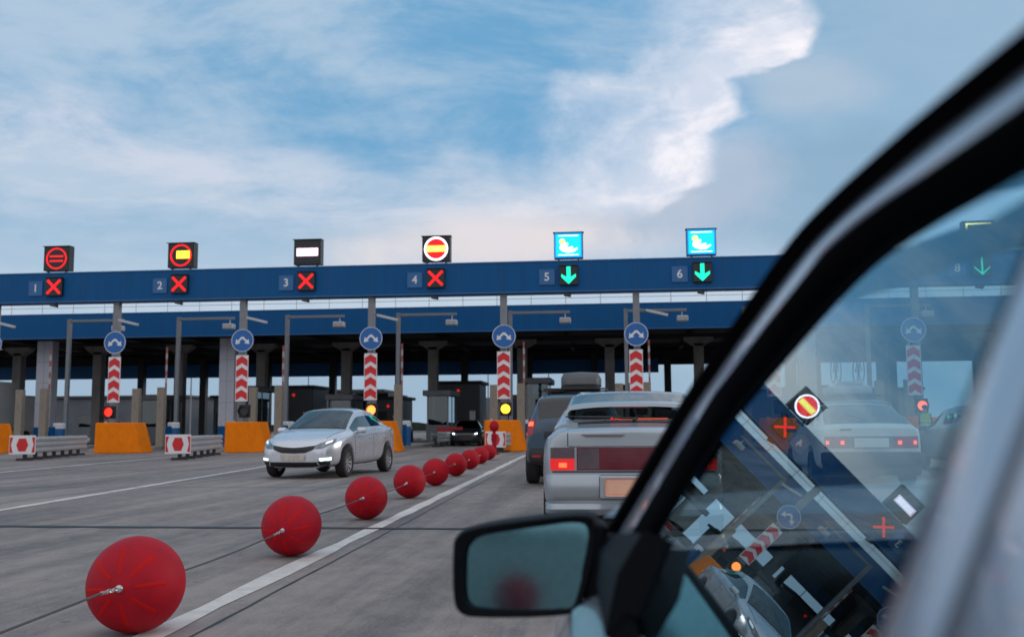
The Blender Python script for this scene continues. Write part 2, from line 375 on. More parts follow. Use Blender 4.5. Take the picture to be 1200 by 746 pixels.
for z in (8.3, 8.62, 8.95): k.tube([(-70, .15, z), (60, .15, z)], .018, n=5)
for i in range(66): x = -70 + i * 1.97; k.tube([(x, .15, 7.9), (x, .15, 8.97)], .022, n=5)
k.obj('railing', m_galv, can)
m_lampg = mat('lamp_glass_unlit', (.5, .52, .55), .2)
for i, x in enumerate([-44.7, -38.4, -32.1, -25.9, -19.6, -13.27, -6.9, -.74, 5.41, 11.6, 17.7, 24, 30]):
    k = MB(); k.rbox(x - .34, x + .34, 13.66, 14.34, .15, 6.75, .03)
    k.prism([(x - .34, 13.66, 6.55), (x + .34, 13.66, 6.55), (x + 1.0, 13.66, 6.95), (x + 1.0, 13.66, 7.15), (x - 1.0, 13.66, 7.15), (x - 1.0, 13.66, 6.95)], (0, .68, 0))
    k.obj('column', m_conc, can)
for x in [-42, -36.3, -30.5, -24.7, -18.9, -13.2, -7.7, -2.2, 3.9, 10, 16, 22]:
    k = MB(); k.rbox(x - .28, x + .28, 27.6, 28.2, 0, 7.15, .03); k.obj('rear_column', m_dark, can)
for x0, x1 in ((-35.9, -34.9), (-24.15, -23.2), (10.1, 11.05)):
    k = MB(); k.box(x0, x1, 2, 2.7, 1.2, 6.5, m_lilac); k.box(x0 + .47, x0 + .49, 1.994, 2, 1.2, 6.5, m_grey)
    for z in (2.6, 3.9, 5.2): k.box(x0, x1, 1.994, 2, z, z + .02, m_grey)
    k.box(x0 - .01, x1 + .01, 1.99, 2.71, .15, 1.2, m_blue); k.obj('pylon', None, can)

# islands with kerbs
for x in COLX:
    k = MB(); pts = [(x - 1.0, 45.2), (x - .6, 44.3), (x + .6, 44.3), (x + 1.0, 45.2), (x + 1.0, 84), (x - 1.0, 84)]
    k.prism([(a, b, 0) for a, b in pts], (0, 0, .15)); k.obj('kerb_island', m_kerb, kind='structure')

# orange crash blocks in front of the islands
NOSE = {0: (-29.0, 43.0, 1.9), 1: (-22.2, 42.6, 1.95), 2: (-16.5, 43, 1.75), 3: (-10.6, 43, 1.9), 4: (-5.0, 43.2, 1.75), 5: (.9, 43.2, 1.8), 6: (6.8, 43.2, 1.8), 7: (12.8, 43.2, 1.8)}
nose0 = None
for i, (x, y, w) in NOSE.items():
    r = empty('crash_block', (x, y, 0), label='orange painted concrete crash block %s' % WHERE[i], cat='crash block', group='orange blocks at the island fronts')
    k = MB(); h = 1.34
    ol = [(-w / 2, -.5), (-w / 2 + .12, -.75), (w / 2 - .5, -.75), (w / 2 + .05, -.1), (w / 2 + .05, 1.0), (-w / 2, 1.0)]
    tp = [(-w / 2, -.45), (-w / 2 + .12, -.7), (w / 2 - .75, -.7), (w / 2 - .35, -.1), (w / 2 - .35, 1.0), (-w / 2, 1.0)]
    n_ = len(ol)
    k.add([(a, b, 0.0) for a, b in ol] + [(a, b, h) for a, b in tp], [list(range(n_))[::-1], list(range(n_, 2 * n_))] + [(q, (q + 1) % n_, (q + 1) % n_ + n_, q + n_) for q in range(n_)])
    o = k.obj('block', m_orange, r); bv = o.modifiers.new('b', 'BEVEL'); bv.width = .04; bv.segments = 2
    k = MB(); k.rbox(-w / 2 + .2, -w / 2 + .3, -.1, .0, h, h + .05, .01)
    k.obj('lifting_eye', m_galv, r)

# lane signals on the gantry
m_ledred = mat('led_red', (.3, .01, .01), .5, emit=(1, .003, .008), es=1.6)
m_leddim = mat('led_red_dim', (.3, .01, .01), .5, emit=(1, .02, .02), es=1.0)
m_ledgreen = mat('led_green', (.01, .3, .2), .5, emit=(.0, .93, .50), es=1.3)
m_ledgreen2 = mat('led_green_dim', (.01, .3, .2), .5, emit=(.0, .75, .42), es=1.1)
m_ledyel = mat('led_yellow', (.5, .3, .02), .5, emit=(1, .60, .04), es=2.0)
m_ledyel2 = mat('led_pale_yellow', (.5, .4, .02), .5, emit=(1, .88, .20), es=1.8)
m_ledwhite = mat('led_white', (.6, .6, .6), .5, emit=(1, .86, .98), es=2.2)
m_ledcyan = mat('led_cyan', (.0, .3, .5), .5, emit=(.0, .62, .86), es=1.15)
m_ledblue = mat('led_blue', (.0, .1, .4), .5, emit=(.0, .25, .72), es=1.1)
m_halo = mat('led_magenta_white', (.6, .6, .6), .5, emit=(1, .62, .86), es=1.6)
m_board = mat('display_board_black', (.010, .012, .014), .35, var=.2)
def ring(k, cx, y, cz, ro, ri, m, d=.01, n=40, squash=1):
    o_ = [(cx + ro * math.cos(2 * math.pi * i / n), y, cz + ro * squash * math.sin(2 * math.pi * i / n)) for i in range(n)]
    i_ = [(cx + ri * math.cos(2 * math.pi * i / n), y, cz + ri * squash * math.sin(2 * math.pi * i / n)) for i in range(n)]
    vs = o_ + i_ + [(a, b - d, c_) for a, b, c_ in o_] + [(a, b - d, c_) for a, b, c_ in i_]
    fs = []
    for q in range(n):
        p = (q + 1) % n
        fs += [(2 * n + q, 2 * n + p, 3 * n + p, 3 * n + q), (q, p, 2 * n + p, 2 * n + q), (n + p, n + q, 3 * n + q, 3 * n + p)]
    k.add(vs, fs, m)
def disc(k, cx, y, cz, r, m, d=.01, n=40): k.prism([(cx + r * math.cos(2 * math.pi * i / n), y, cz + r * math.sin(2 * math.pi * i / n)) for i in range(n)], (0, -d, 0), m)
def poly(k, pts, y, m, d=.01): k.prism([(a, y, b) for a, b in pts], (0, -d, 0), m)
BLAB = {1: 'display board above lane 1 lit with thin red ring and two red bars', 2: 'display board above lane 2 lit with red ring and yellow bar',
        3: 'black display board above lane 3 lit with only a white bar', 4: 'display board above lane 4 lit as white ringed red no entry sign',
        5: 'cyan lit display board above lane 5 showing a hand with coins', 6: 'cyan lit display board above lane 6 showing a hand with coins',
        7: 'cyan lit display board above lane 7 hidden behind the car pillar', 8: 'yellow framed display board above lane 8 seen through car window'}
PIX = [(-.42, -.14), (-.30, -.26), (-.05, -.34), (.22, -.32), (.42, -.20), (.44, -.12), (.20, -.20), (.08, -.20), (.24, -.12), (.20, -.06), (-.02, -.10), (-.14, -.02), (-.16, .12), (-.30, .10), (-.38, .0)]
for ln, x in LANEX.items():
    yb = 44.98
    r = empty('display_board', (x, yb, 8.6), label=BLAB[ln], cat='display board', group='lit boards on top of the gantry')
    k = MB(); k.rbox(-.66, .66, .0, .42, .09, 1.27, .015); k.box(-.60, .60, -.012, .0, .15, 1.21)
    for s_ in (-.45, .45): k.box(s_ - .04, s_ + .04, .05, .15, 0, .09)
    k.box(-.70, .70, -.10, .35, 1.272, 1.29)
    k.obj('cabinet', m_board if ln < 5 else m_dark, r)
    f = MB(); cz = .68; y0 = -.016
    if ln == 1:
        ring(f, 0, y0, cz, .52, .455, m_ledred)
        for z in (-.13, .10): f.box(-.34, .34, y0 - .01, y0, cz + z - .025, cz + z + .045, m_ledred)
    elif ln == 2:
        ring(f, 0, y0, cz, .53, .455, m_ledred)
        f.box(-.22, .44, y0 - .02, y0, cz - .16, cz + .22, m_ledyel)
    elif ln == 3:
        f.box(-.52, .52, y0 - .01, y0, cz - .19, cz + .19, m_halo); f.box(-.44, .44, y0 - .02, y0 - .011, cz - .13, cz + .13, m_ledwhite)
    elif ln == 4:
        ring(f, 0, y0, cz, .56, .47, m_ledwhite); ring(f, 0, y0, cz, .47, .01, m_ledred)
        f.box(-.43, .43, y0 - .022, y0 - .012, cz - .15, cz + .15, m_ledyel); f.box(-.40, .40, y0 - .032, y0 - .023, cz - .07, cz + .07, m_ledyel2)
    elif ln in (5, 6, 7):
        f.box(-.63, .63, y0 - .01, y0, cz - .57, cz + .57, m_ledblue); f.box(-.57, .57, y0 - .016, y0 - .011, cz - .51, cz + .51, m_ledcyan)
        for a in ((-.46, .46, .43, .46), (-.46, .46, -.46, -.43)): f.box(a[0], a[1], y0 - .021, y0 - .017, cz + a[2], cz + a[3], m_ledwhite)
        poly(f, [(a * .95, cz + b) for a, b in PIX], y0 - .017, m_ledwhite, .006)
        disc(f, -.28, y0 - .024, cz + .17, .13, m_ledyel2, .006); disc(f, -.08, y0 - .024, cz + .05, .07, m_ledyel2, .006)
        poly(f, [(-.3, cz - .24), (.1, cz - .30), (.36, cz - .2), (.1, cz - .24)], y0 - .024, m_ledyel2, .004)
    else:
        for a in ((-.55, .55, .44, .52), (-.55, .55, -.52, -.36), (-.55, -.47, -.36, .44), (.47, .55, -.36, .44)): f.box(a[0], a[1], y0 - .01, y0, cz + a[2], cz + a[3], m_ledyel2)
        f.box(-.4, .4, y0 - .01, y0, cz - .34, cz - .22, m_ledcyan); poly(f, [(a * .8, cz + b * .8 + .1) for a, b in PIX], y0, m_ledwhite, .008)
    f.obj('lit_face', None, r)
    # number plate
    nx = x - 1.0
    r = empty('lane_number_plate', (nx, 44.985, 7.83), label='blue square plate with white number %d on the gantry' % ln, cat='sign', group='lane number plates on the gantry')
    k = MB(); k.rbox(-.36, .36, 0, .03, -.36, .36, .01, m_seal); ring4 = ((-.33, .33, .315, .33), (-.33, .33, -.33, -.315), (-.33, -.315, -.315, .315), (.315, .33, -.315, .315))
    for a in ring4: k.box(a[0], a[1], -.006, 0, a[2], a[3], m_disc)
    k.obj('plate', None, r); r.location.y = 44.95
    tm = text_mb(str(ln), .52, None, Matrix.Translation((0, -.008, 0)) @ Matrix.Rotation(rad(90), 4, 'X'), .004)
    tm.obj('digit', m_white, r)
    # cross or arrow
    col_ = 'red cross' if ln < 5 else 'green arrow'
    r = empty('lane_signal', (x, 44.95, 7.88), label='lane signal showing a %s over lane %d' % (col_, ln), cat='lane signal', group='cross and arrow signals on the gantry')
    k = MB(); k.rbox(-.42, .42, -.12, .05, -.44, .44, .02); k.box(-.44, .44, -.2, -.02, .44, .46); k.obj('housing', m_board, r)
    f = MB()
    if ln < 5:
        for sg in (1, -1):
            d = Vector((1, 0, sg)).normalized(); n_ = Vector((-sg, 0, 1)).normalized()
            c_ = [d * .46 + n_ * .056, d * .46 - n_ * .056, -d * .46 - n_ * .056, -d * .46 + n_ * .056]
            f.prism([(p.x, -.125 - (.006 if sg > 0 else 0), p.z) for p in c_], (0, -.005, 0), m_ledred if ln != 3 else m_ledred)
    else:
        wd_ = .09 if ln < 8 else .035
        poly(f, [(0, -.40), (-.33, -.08), (-.33, .06 if ln < 8 else -.02), (-wd_, -.08 if ln < 8 else -.28), (-wd_, .40), (wd_, .40), (wd_, -.08 if ln < 8 else -.28), (.33, .06 if ln < 8 else -.02), (.33, -.08)], -.125, m_ledgreen if ln < 8 else m_ledgreen2)
    f.obj('lit_symbol', None, r)
    # little camera under the beam
    r = empty('lane_camera', (x + .02, 45.1, 7.14), label='small camera hanging below the gantry over lane %d' % ln, cat='camera', group='cameras below the gantry')
    k = MB(); k.tube([(0, 0, 0), (0, 0, -.12)], .03); k.obj('bracket', m_dark, r)
    k = MB(); k.rbox(-.22, .1, -.18, .08, -.22, -.10, .02, mx=Matrix.Rotation(rad(12), 4, 'Y')); k.obj('camera_body', m_dark, r)

# island masts: blue disc, chevron board, traffic light, cabinets and booms
def disc_sign(i, x):
    r = empty('direction_disc', (x - .03, 44.72, 5.13), label='round blue sign with two white forked arrows %s' % WHERE[i], cat='road sign', group='round blue signs on the gantry columns')
    k = MB(); disc(k, 0, 0, 0, .54, m_disc, .03); ring(k, 0, -.031, 0, .53, .505, m_white, .004)
    for z in (-.2, .2): k.box(-.2, .2, .0, .56, z - .02, z + .02, m_galv)
    k.obj('plate', None, r)
    f = MB()
    for s_ in (-1, 1):
        pts = [(0, .20), (.06, .20), (.25, .0), (.34, .08), (.38, -.20), (.11, -.14), (.18, -.07), (.04, .07), (0, .07)]
        pts = [(s_ * a * .88, b * .88) for a, b in pts]
        poly(f, pts, -.034, m_white, .005)
    f.obj('arrows', None, r)
def chevron(i, x):
    r = empty('chevron_board', (x - .06, 44.78, 2.3), label='tall board of red and white upward chevrons %s' % WHERE[i], cat='road sign', group='red and white chevron boards')
    k = MB(); k.rbox(-.30, .30, 0, .03, 0, 2.15, .008); k.obj('panel', m_white, r)
    f = MB()
    for q in range(4):
        z = .05 + q * .52
        f.prism([(-.27, -.004, z), (0, -.004, z + .17), (.27, -.004, z), (.27, -.004, z + .33), (0, -.004, min(z + .50, 2.12)), (-.27, -.004, z + .33)], (0, -.003, 0), m_red)
    f.obj('chevrons', None, r)
LIGHT = {1: ('red', (1, .02, .01), 2.2), 2: ('unlit', None, 0), 3: ('orange', (1, .22, .03), 3.0), 4: ('yellow', (1, .50, .02), 3.2), 5: ('unlit', None, 0), 6: ('unlit', None, 0), 7: ('red orange', (1, .12, .04), 3.0), 0: ('unlit', None, 0)}
def tlight(i, x):
    nm, c_, es = LIGHT[i]
    dx = -.15 if i == 1 else (0.04 if i in (3, 4) else .15)
    r = empty('traffic_light', (x + dx, 44.6, 1.85), label='round %s signal lamp on the mast %s' % (nm if c_ else 'unlit', WHERE[i]), cat='traffic light', group='signal lamps on the masts')
    k = MB(); k.rbox(-.26, .26, 0, .2, -.30, .30, .04); ring(k, 0, 0, 0, .25, .225, None, .14); k.obj('housing', m_black, r)
    f = MB(); disc(f, 0, -.01, 0, .205, None, .02); f.obj('lens', m_dark if not c_ else mat('lamp_' + nm.replace(' ', '_'), c_, .3, emit=c_, es=es), r)
def cabinets(i, x):
    for j, (dx, h) in enumerate(((-.95, 3.1), (.38, 3.15))):
        r = empty('sensor_post', (x + dx, 48.5, .15), label='beige sensor post %s, %s one of two' % (WHERE[i], 'left' if j == 0 else 'right'), cat='sensor post', group='beige sensor posts on the islands')
        k = MB(); k.rbox(-.19, .19, -.15, .15, 0, h - .15, .02); k.obj('post', m_beige, r)
        k = MB(); k.box(-.06, .06, -.156, -.15, h * .62, h * .70); k.obj('sensor_window', m_grey, r)
    r = empty('boom_barrier', (x + .52, 48.9, .15), label='raised red and white boom barrier %s' % WHERE[i], cat='barrier', group='raised boom barriers')
    k = MB(); k.rbox(-.17, .17, -.2, .2, 0, 1.05, .03); k.obj('cabinet', m_blue, r)
    k = MB()
    for q in range(14): k.box(-.045, .045, -.27, -.23, .85 + q * .30, .85 + (q + 1) * .30, m_boomw if q % 2 == 0 else m_boomr)
    k.obj('arm', None, r)
    r = empty('bollard', (x + .42, 49.9, .15), label='blue bollard with white band %s' % WHERE[i], cat='bollard', group='blue and white bollards')
    k = MB(); k.lathe([(.30, 0), (.30, .95)]); k.obj('post', m_seal, r, smooth=40)
    k = MB(); k.lathe([(.305, .95), (.305, 1.2), (.26, 1.24)]); k.obj('cap', m_white, r, smooth=40)
def gantry_arm(i, x):
    r = empty('camera_mast', (x - .5, 52, .15), label='tall bent grey mast with camera %s' % WHERE[i], cat='camera mast', group='bent camera masts')
    k = MB(); k.rbox(-.10, .10, -.10, .10, 0, 6.98, .01); k.rbox(.1, 3.15, -.07, .07, 6.80, 6.94, .01); k.box(-.2, .2, -.2, .2, 0, .03); k.obj('mast', m_grey, r)
    k = MB(); k.tube([(2.9, 0, 6.8), (2.9, 0, 6.55)], .03); k.rbox(2.62, 3.2, -.4, .1, 6.25, 6.55, .05); k.obj('camera_head', m_galv, r)
def lamp_arm(i, x):
    r = empty('floodlight', (x + .16, 45.1, 6.3), label='slim unlit floodlight arm on the gantry column %s' % WHERE[i], cat='floodlight', group='floodlight arms on the columns')
    k = MB(); k.tube([(0, 0, 0), (.35, -.2, -.1)], .035); k.obj('arm', m_grey, r)
    k = MB(); k.rbox(-.5, .5, -.1, .1, -.06, .06, .02, mx=Matrix.Translation((.75, -.35, -.22)) @ Matrix.Rotation(rad(14), 4, 'Y')); k.obj('lamp_head', m_galv, r)
m_bwin = glass_mat('booth_glass', (.35, .45, .48))
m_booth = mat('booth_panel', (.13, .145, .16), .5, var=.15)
m_intd = mat('interior_dark', (.02, .02, .022), .8)
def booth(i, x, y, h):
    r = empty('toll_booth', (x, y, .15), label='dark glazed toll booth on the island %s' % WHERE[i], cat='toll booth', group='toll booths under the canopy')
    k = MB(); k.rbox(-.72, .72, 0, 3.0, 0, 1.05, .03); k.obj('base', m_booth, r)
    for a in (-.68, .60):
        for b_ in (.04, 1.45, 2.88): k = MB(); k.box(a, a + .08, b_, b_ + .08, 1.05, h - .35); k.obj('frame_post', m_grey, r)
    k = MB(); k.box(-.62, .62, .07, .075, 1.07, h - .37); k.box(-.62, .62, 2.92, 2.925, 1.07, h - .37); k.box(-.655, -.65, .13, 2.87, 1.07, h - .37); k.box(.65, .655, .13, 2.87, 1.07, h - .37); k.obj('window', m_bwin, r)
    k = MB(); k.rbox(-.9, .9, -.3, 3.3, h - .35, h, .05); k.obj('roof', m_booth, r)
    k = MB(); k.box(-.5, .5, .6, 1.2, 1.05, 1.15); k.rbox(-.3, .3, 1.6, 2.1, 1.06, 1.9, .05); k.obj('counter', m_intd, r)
for i, x in enumerate(COLX[:8]):
    disc_sign(i, DISCX[i]); chevron(i, DISCX[i]); tlight(i, DISCX[i]); cabinets(i, POSTR[i] - .38); gantry_arm(i, MASTX[i] + .5); booth(i, x + .15, 61.5, (3.1, 3.6, 3.0, 3.2, 3.9, 3.1, 3.4, 3.0)[i])
    if i in (0, 1, 2, 3, 5): lamp_arm(i, x)

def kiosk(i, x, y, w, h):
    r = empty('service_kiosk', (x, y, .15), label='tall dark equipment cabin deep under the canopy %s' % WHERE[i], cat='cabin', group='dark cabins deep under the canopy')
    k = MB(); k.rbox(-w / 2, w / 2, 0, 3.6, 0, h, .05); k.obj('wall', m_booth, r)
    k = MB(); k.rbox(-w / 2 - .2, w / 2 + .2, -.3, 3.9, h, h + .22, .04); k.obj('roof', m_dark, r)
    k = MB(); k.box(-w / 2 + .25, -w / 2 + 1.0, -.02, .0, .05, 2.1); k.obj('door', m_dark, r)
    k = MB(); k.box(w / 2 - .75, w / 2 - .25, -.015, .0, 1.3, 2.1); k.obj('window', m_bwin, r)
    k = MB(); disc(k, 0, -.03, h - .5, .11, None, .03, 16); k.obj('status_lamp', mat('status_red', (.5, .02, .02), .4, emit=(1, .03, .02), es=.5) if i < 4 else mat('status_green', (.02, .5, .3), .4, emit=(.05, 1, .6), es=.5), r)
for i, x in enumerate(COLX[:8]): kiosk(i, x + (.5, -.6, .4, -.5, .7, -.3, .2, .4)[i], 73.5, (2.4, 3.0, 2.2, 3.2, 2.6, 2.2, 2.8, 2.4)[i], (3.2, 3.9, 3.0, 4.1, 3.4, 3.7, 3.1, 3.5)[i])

# guard rails with a panel at their front end
def guard_rail(x0, y0, x1, y1, w, name, label, panel=True, group='short guard rails before the islands'):
    d = Vector((x1 - x0, y1 - y0, 0)); Ln = d.length
    r = empty('guard_rail', (x0, y0, 0), math.atan2(d.y, d.x) - math.pi / 2, label=label, cat='guard rail', group=group)
    prof = [(0, .26), (.05, .30), (.05, .36), (0, .41), (0, .45), (.05, .50), (.05, .56), (0, .60), (0, .64), (.05, .69), (.05, .75), (0, .80)]
    for s_ in (-1, 1):
        k = MB(); k.grid([[(s_ * (w / 2 + a), 0, b) for a, b in prof], [(s_ * (w / 2 + a), Ln, b) for a, b in prof]]); o = k.obj('beam', m_galv, r); so = o.modifiers.new('s', 'SOLIDIFY'); so.thickness = .006
    n_ = max(3, int(Ln / 1.05))
    for q in range(n_):
        k = MB(); y = .25 + q * (Ln - .5) / (n_ - 1); k.box(-w / 2, w / 2, y - .03, y + .03, .40, .46); k.box(-.06, .06, y - .05, y + .05, 0, .5); k.box(-w / 2 - .02, w / 2 + .02, y - .07, y + .07, 0, .08); k.obj('post', m_dark, r)
    if panel:
        k = MB(); k.rbox(-.42, .42, -.10, -.07, .22, .86, .01, m_white); pn = k.obj('panel', None, r)
        f = MB(); y = -.104
        f.prism([(-.19, y, .54), (-.11, y, .76), (.11, y, .76), (.19, y, .54), (.11, y, .32), (-.11, y, .32)], (0, -.003, 0), m_red)
        for s_ in (-1, 1):
            f.prism([(s_ * .40, y, .28), (s_ * .30, y, .28), (s_ * .36, y, .54), (s_ * .30, y, .80), (s_ * .40, y, .80)], (0, -.003, 0), m_red)
        f.obj('red_marks', None, pn)
    return r
guard_rail(-20.35, 32.3, -22.5, 39.7, .5, 'a', 'galvanised guard rail with red hexagon panel at the far left of the road')
guard_rail(-14.85, 32.4, -16.5, 39.4, .5, 'b', 'galvanised guard rail with red hexagon panel left of the oncoming silver sedan')
guard_rail(-5.1, 40.6, -5.0, 42.2, .6, 'c', 'short guard rail with red hexagon panel behind the red post')
guard_rail(-9.9, 52.5, -9.2, 60, .3, 'd', 'far guard rail with red panel standing under the canopy right of the sedan', False)
k = MB(); k.rbox(-.75, .75, -.03, .03, 0, .30, .01); rp = k.obj('barrier_panel', mat('faded_red', (.30, .015, .02), .6), label='red barrier panel on the far guard rail under the canopy', cat='panel'); rp.location = (-9.6, 55.6, .76); rp.rotation_euler.z = rad(-5)

# red post that ends the chain of balls
m_redp = mat('red_plastic', (.40, .004, .016), .6, var=.16, scale=7, bump=.10, bscale=90, spec=.22)
r = empty('delineator_post', (-4.84, 38, 0), label='red flexible post with a round head in front of the guard rail panel', cat='post')
k = MB(); k.lathe([(.20, 0), (.20, .04), (.10, .08), (.085, .5), (.12, .75), (.07, .8), (.06, .9)]); k.obj('shaft', m_redp, r, smooth=40)
k = MB(); k.lathe([(.02, .86), (.13, .90), (.18, 1.02), (.18, 1.12), (.13, 1.24), (.03, 1.29)]); k.obj('head', m_redp, r, smooth=60)

# ------------------------------------------------------------------ red balls and cable
m_hub = mat('hub_metal', (.55, .55, .56), .35, metal=.8, var=.2, scale=20)
m_rib = mat('red_plastic_groove', (.52, .006, .006), .6, var=.1, spec=.15)
m_cable = mat('steel_cable', (.10, .095, .09), .5, metal=.6, var=.3, scale=80)
BALLS_BEHIND = [(-2.31, 1.75), (-2.09, -1.6), (-1.87, -4.9)]
BALLS = [(-2.53, 5.07), (-2.735, 8.15), (-2.95, 11.43), (-3.17, 14.85), (-3.37, 18.0), (-3.58, 21.5), (-3.80, 25.0), (-4.03, 28.5), (-4.26, 32.0)]
R0 = .245
def ball_proto():
    r = empty('buoy_ball', (0, 0, 0))
    prof = []
    for i in range(33):
        a = -math.pi / 2 + math.pi * i / 32; rr_ = R0 * math.cos(a); zz = 1.045 * R0 * math.sin(a)
        if i == 16: rr_ *= 1.006
        prof.append((max(rr_, .004), zz))
    MX = Matrix.Rotation(rad(90), 4, 'X')
    k = MB(); k.lathe(prof, n=64, mx=MX); sh = k.obj('shell', m_redp, r, smooth=60)
    for sd in (1, -1):
        k = MB()
        for q in range(8):
            th = 2 * math.pi * (q + .35) / 8; rows = []
            for j in range(9):
                lat = rad(74 - j * 4.6); w_ = .0062 + .0035 * j / 8
                row = []
                for e_, rr_ in ((-w_ - .004, .996), (-w_, 1.004), (w_, 1.004), (w_ + .004, .996)):
                    rad_ = R0 * math.cos(lat) * rr_; z_ = 1.045 * R0 * math.sin(lat) * rr_
                    v = Vector((rad_ * math.cos(th) - e_ * math.sin(th), rad_ * math.sin(th) + e_ * math.cos(th), z_ * sd)); row.append(MX @ v)
                rows.append(row)
            k.grid(rows)
        k.obj('rib', m_rib, sh, smooth=50)
        k = MB(); k.lathe([(.019, .245), (.019, .266), (.014, .272), (.005, .274)], n=20, mx=MX @ Matrix.Scale(sd, 4, (0, 0, 1))); k.obj('hub', m_hub, r, smooth=50)
        def link(cy, rot):
            mx_ = Matrix.Translation((0, -cy * sd, 0)) @ Matrix.Rotation(rot, 4, 'Y'); pp = []
            for q in range(17):
                a = 2 * math.pi * q / 16; pp.append(mx_ @ Vector((.010 * math.cos(a), .026 * math.sin(a), 0)))
            return pp
        k = MB()
        for q in range(4): k.tube(link(.292 + q * .042, rad(90) * (q % 2) + .4), .0048, n=6)
        k.tube([(0, -.445 * sd, 0), (0, -.50 * sd, 0)], .009, n=8)
        k.obj('shackle', m_hub, r)
    return r
proto = ball_proto(); ball_objs = []
near = ['nearest and largest red ball on the cable, lower left', 'second nearest red ball on the cable, on the white line', 'third nearest red ball on the cable, below the silver sedan',
        'fourth nearest red ball on the cable', 'fifth nearest red ball on the cable', 'sixth nearest red ball on the cable', 'seventh nearest red ball, small, in the row', 'second farthest red ball, small, in the row', 'farthest small red ball next to the red post']
def hubpos(j, s_): return None
for i, (x, y) in enumerate(BALLS):
    o = proto if i == 0 else copy_tree(proto)
    o.location = (x, y, .247)
    rs = random.Random(i + 3)
    o.rotation_euler = (rad((-4, 3, -2, 4, 0, -3, 2, 0, 0)[i]), rad(rs.uniform(0, 45)), rad(4.2 + (3.5, -1, 1, 0, 2, 0, 0, 0, 0)[i]))
    tag(o, near[i], 'ball', 'red plastic balls strung on a cable'); ball_objs.append(o)
for (x, y), lab_ in zip(BALLS_BEHIND, ('red ball just outside the lower left corner of the picture', 'red ball beside the camera, out of the picture', 'red ball behind the camera, reflected in the side mirror')):
    o = copy_tree(proto); o.location = (x, y, .247); o.rotation_euler = (0, .3, rad(4)); tag(o, lab_, 'ball', 'red plastic balls strung on a cable')
bpy.context.view_layer.update()
ends = [(b.matrix_world @ Vector((0, -.49, 0)), b.matrix_world @ Vector((0, .49, 0))) for b in ball_objs]
segs = [(Vector((-2.345, 2.24, .247)), ends[0][0])] + [(ends[i][1], ends[i + 1][0]) for i in range(len(ends) - 1)] + [(ends[-1][1], Vector((-4.84, 37.9, .5)))]
for i, (a, b) in enumerate(segs):
    pp = [a.lerp(b, t / 10) + Vector((0, 0, -.012 * 4 * (t / 10) * (1 - t / 10) * (1 if i else .2))) for t in range(11)]
    k = MB(); k.tube(pp, .006, n=6)
    lab = 'thin steel cable running from the %s' % (['picture edge to the nearest red ball', 'nearest red ball to the second', 'second red ball to the third', 'third red ball to the fourth', 'fourth red ball to the fifth', 'fifth red ball to the sixth', 'sixth red ball to the seventh', 'seventh red ball to the eighth', 'eighth red ball to the farthest', 'farthest red ball to the red post'][i])
    k.obj('steel_cable', m_cable, label=lab, cat='cable', group='cable pieces between the red balls')

# ------------------------------------------------------------------ far background
m_tree = mat('far_trees', (.030, .045, .035), .95, var=.4, scale=.2)
k = MB(); rs = random.Random(4); top = []; 
for i in range(401):
    top.append(2.0 + .9 * math.sin(i * .13) + .6 * math.sin(i * .41) + rs.uniform(0, .8))
rows = [[(-420 + i * 2.1, 320, -1) for i in range(401)], [(-420 + i * 2.1, 318 + rs.uniform(-2, 2), top[i]) for i in range(401)], [(-420 + i * 2.1, 330, top[i] * .8) for i in range(401)], [(-420 + i * 2.1, 340, -1) for i in range(401)]]
k.grid(rows); k.grid([[(x, -p_ * .9, z * 1.4) for x, p_, z in rr_] for rr_ in rows]); k.obj('far_woodland', m_tree, kind='stuff', label='low dark line of far woodland on the horizon beyond the plaza', cat='trees')
for i, (x, y) in enumerate(((-64, 120), (-50, 112), (-41, 128), (-27, 118), (-18, 135), (-9, 125), (12, 120), (22, 132))):
    r = empty('street_lamp', (x, y, 0), label='far street lamp seen under the canopy, %s from the left' % ['first', 'second', 'third', 'fourth', 'fifth', 'sixth', 'seventh', 'eighth'][i], cat='street lamp', group='far street lamps beyond the canopy')
    k = MB(); k.tube([(0, 0, 0), (0, 0, 8.5)], [.11, .07], n=8); k.obj('pole', m_grey, r)
    k = MB(); k.tube([(0, 0, 8.5), (.5, 0, 8.9), (1.5, 0, 9.0)], .05, n=6); k.rbox(1.4, 2.1, -.14, .14, 8.93, 9.08, .03); k.obj('lamp_head', m_galv, r)

m_bld = mat('service_wall_grey', (.10, .115, .13), .8, var=.2, scale=.4)
for i, (x0, x1, y, h, lab) in enumerate(((-86, -58, 128, 5.2, 'long low grey building far beyond the canopy at the left edge'), (-47, -33, 136, 6.0, 'low grey building far beyond the canopy behind lanes 2 and 3'), (-24, -12, 126, 4.4, 'small low grey building far beyond the canopy behind lane 4'), (14, 38, 132, 5.4, 'low grey building far beyond the canopy seen through the car window'))):
    r = empty('service_building', (x0, y, 0), label=lab, cat='building', group='low buildings beyond the canopy')
    k = MB(); k.rbox(0, x1 - x0, 0, 10, 0, h, .05); k.obj('wall', m_bld, r)
    k = MB(); k.rbox(-.4, x1 - x0 + .4, -.4, 10.4, h, h + .35, .05); k.obj('roof', m_dark, r)
    for q in range(int((x1 - x0) / 4)):
        k = MB(); k.box(1.2 + q * 4, 2.9 + q * 4, -.03, .0, 1.4, 2.8); k.obj('window', m_bwin, r)
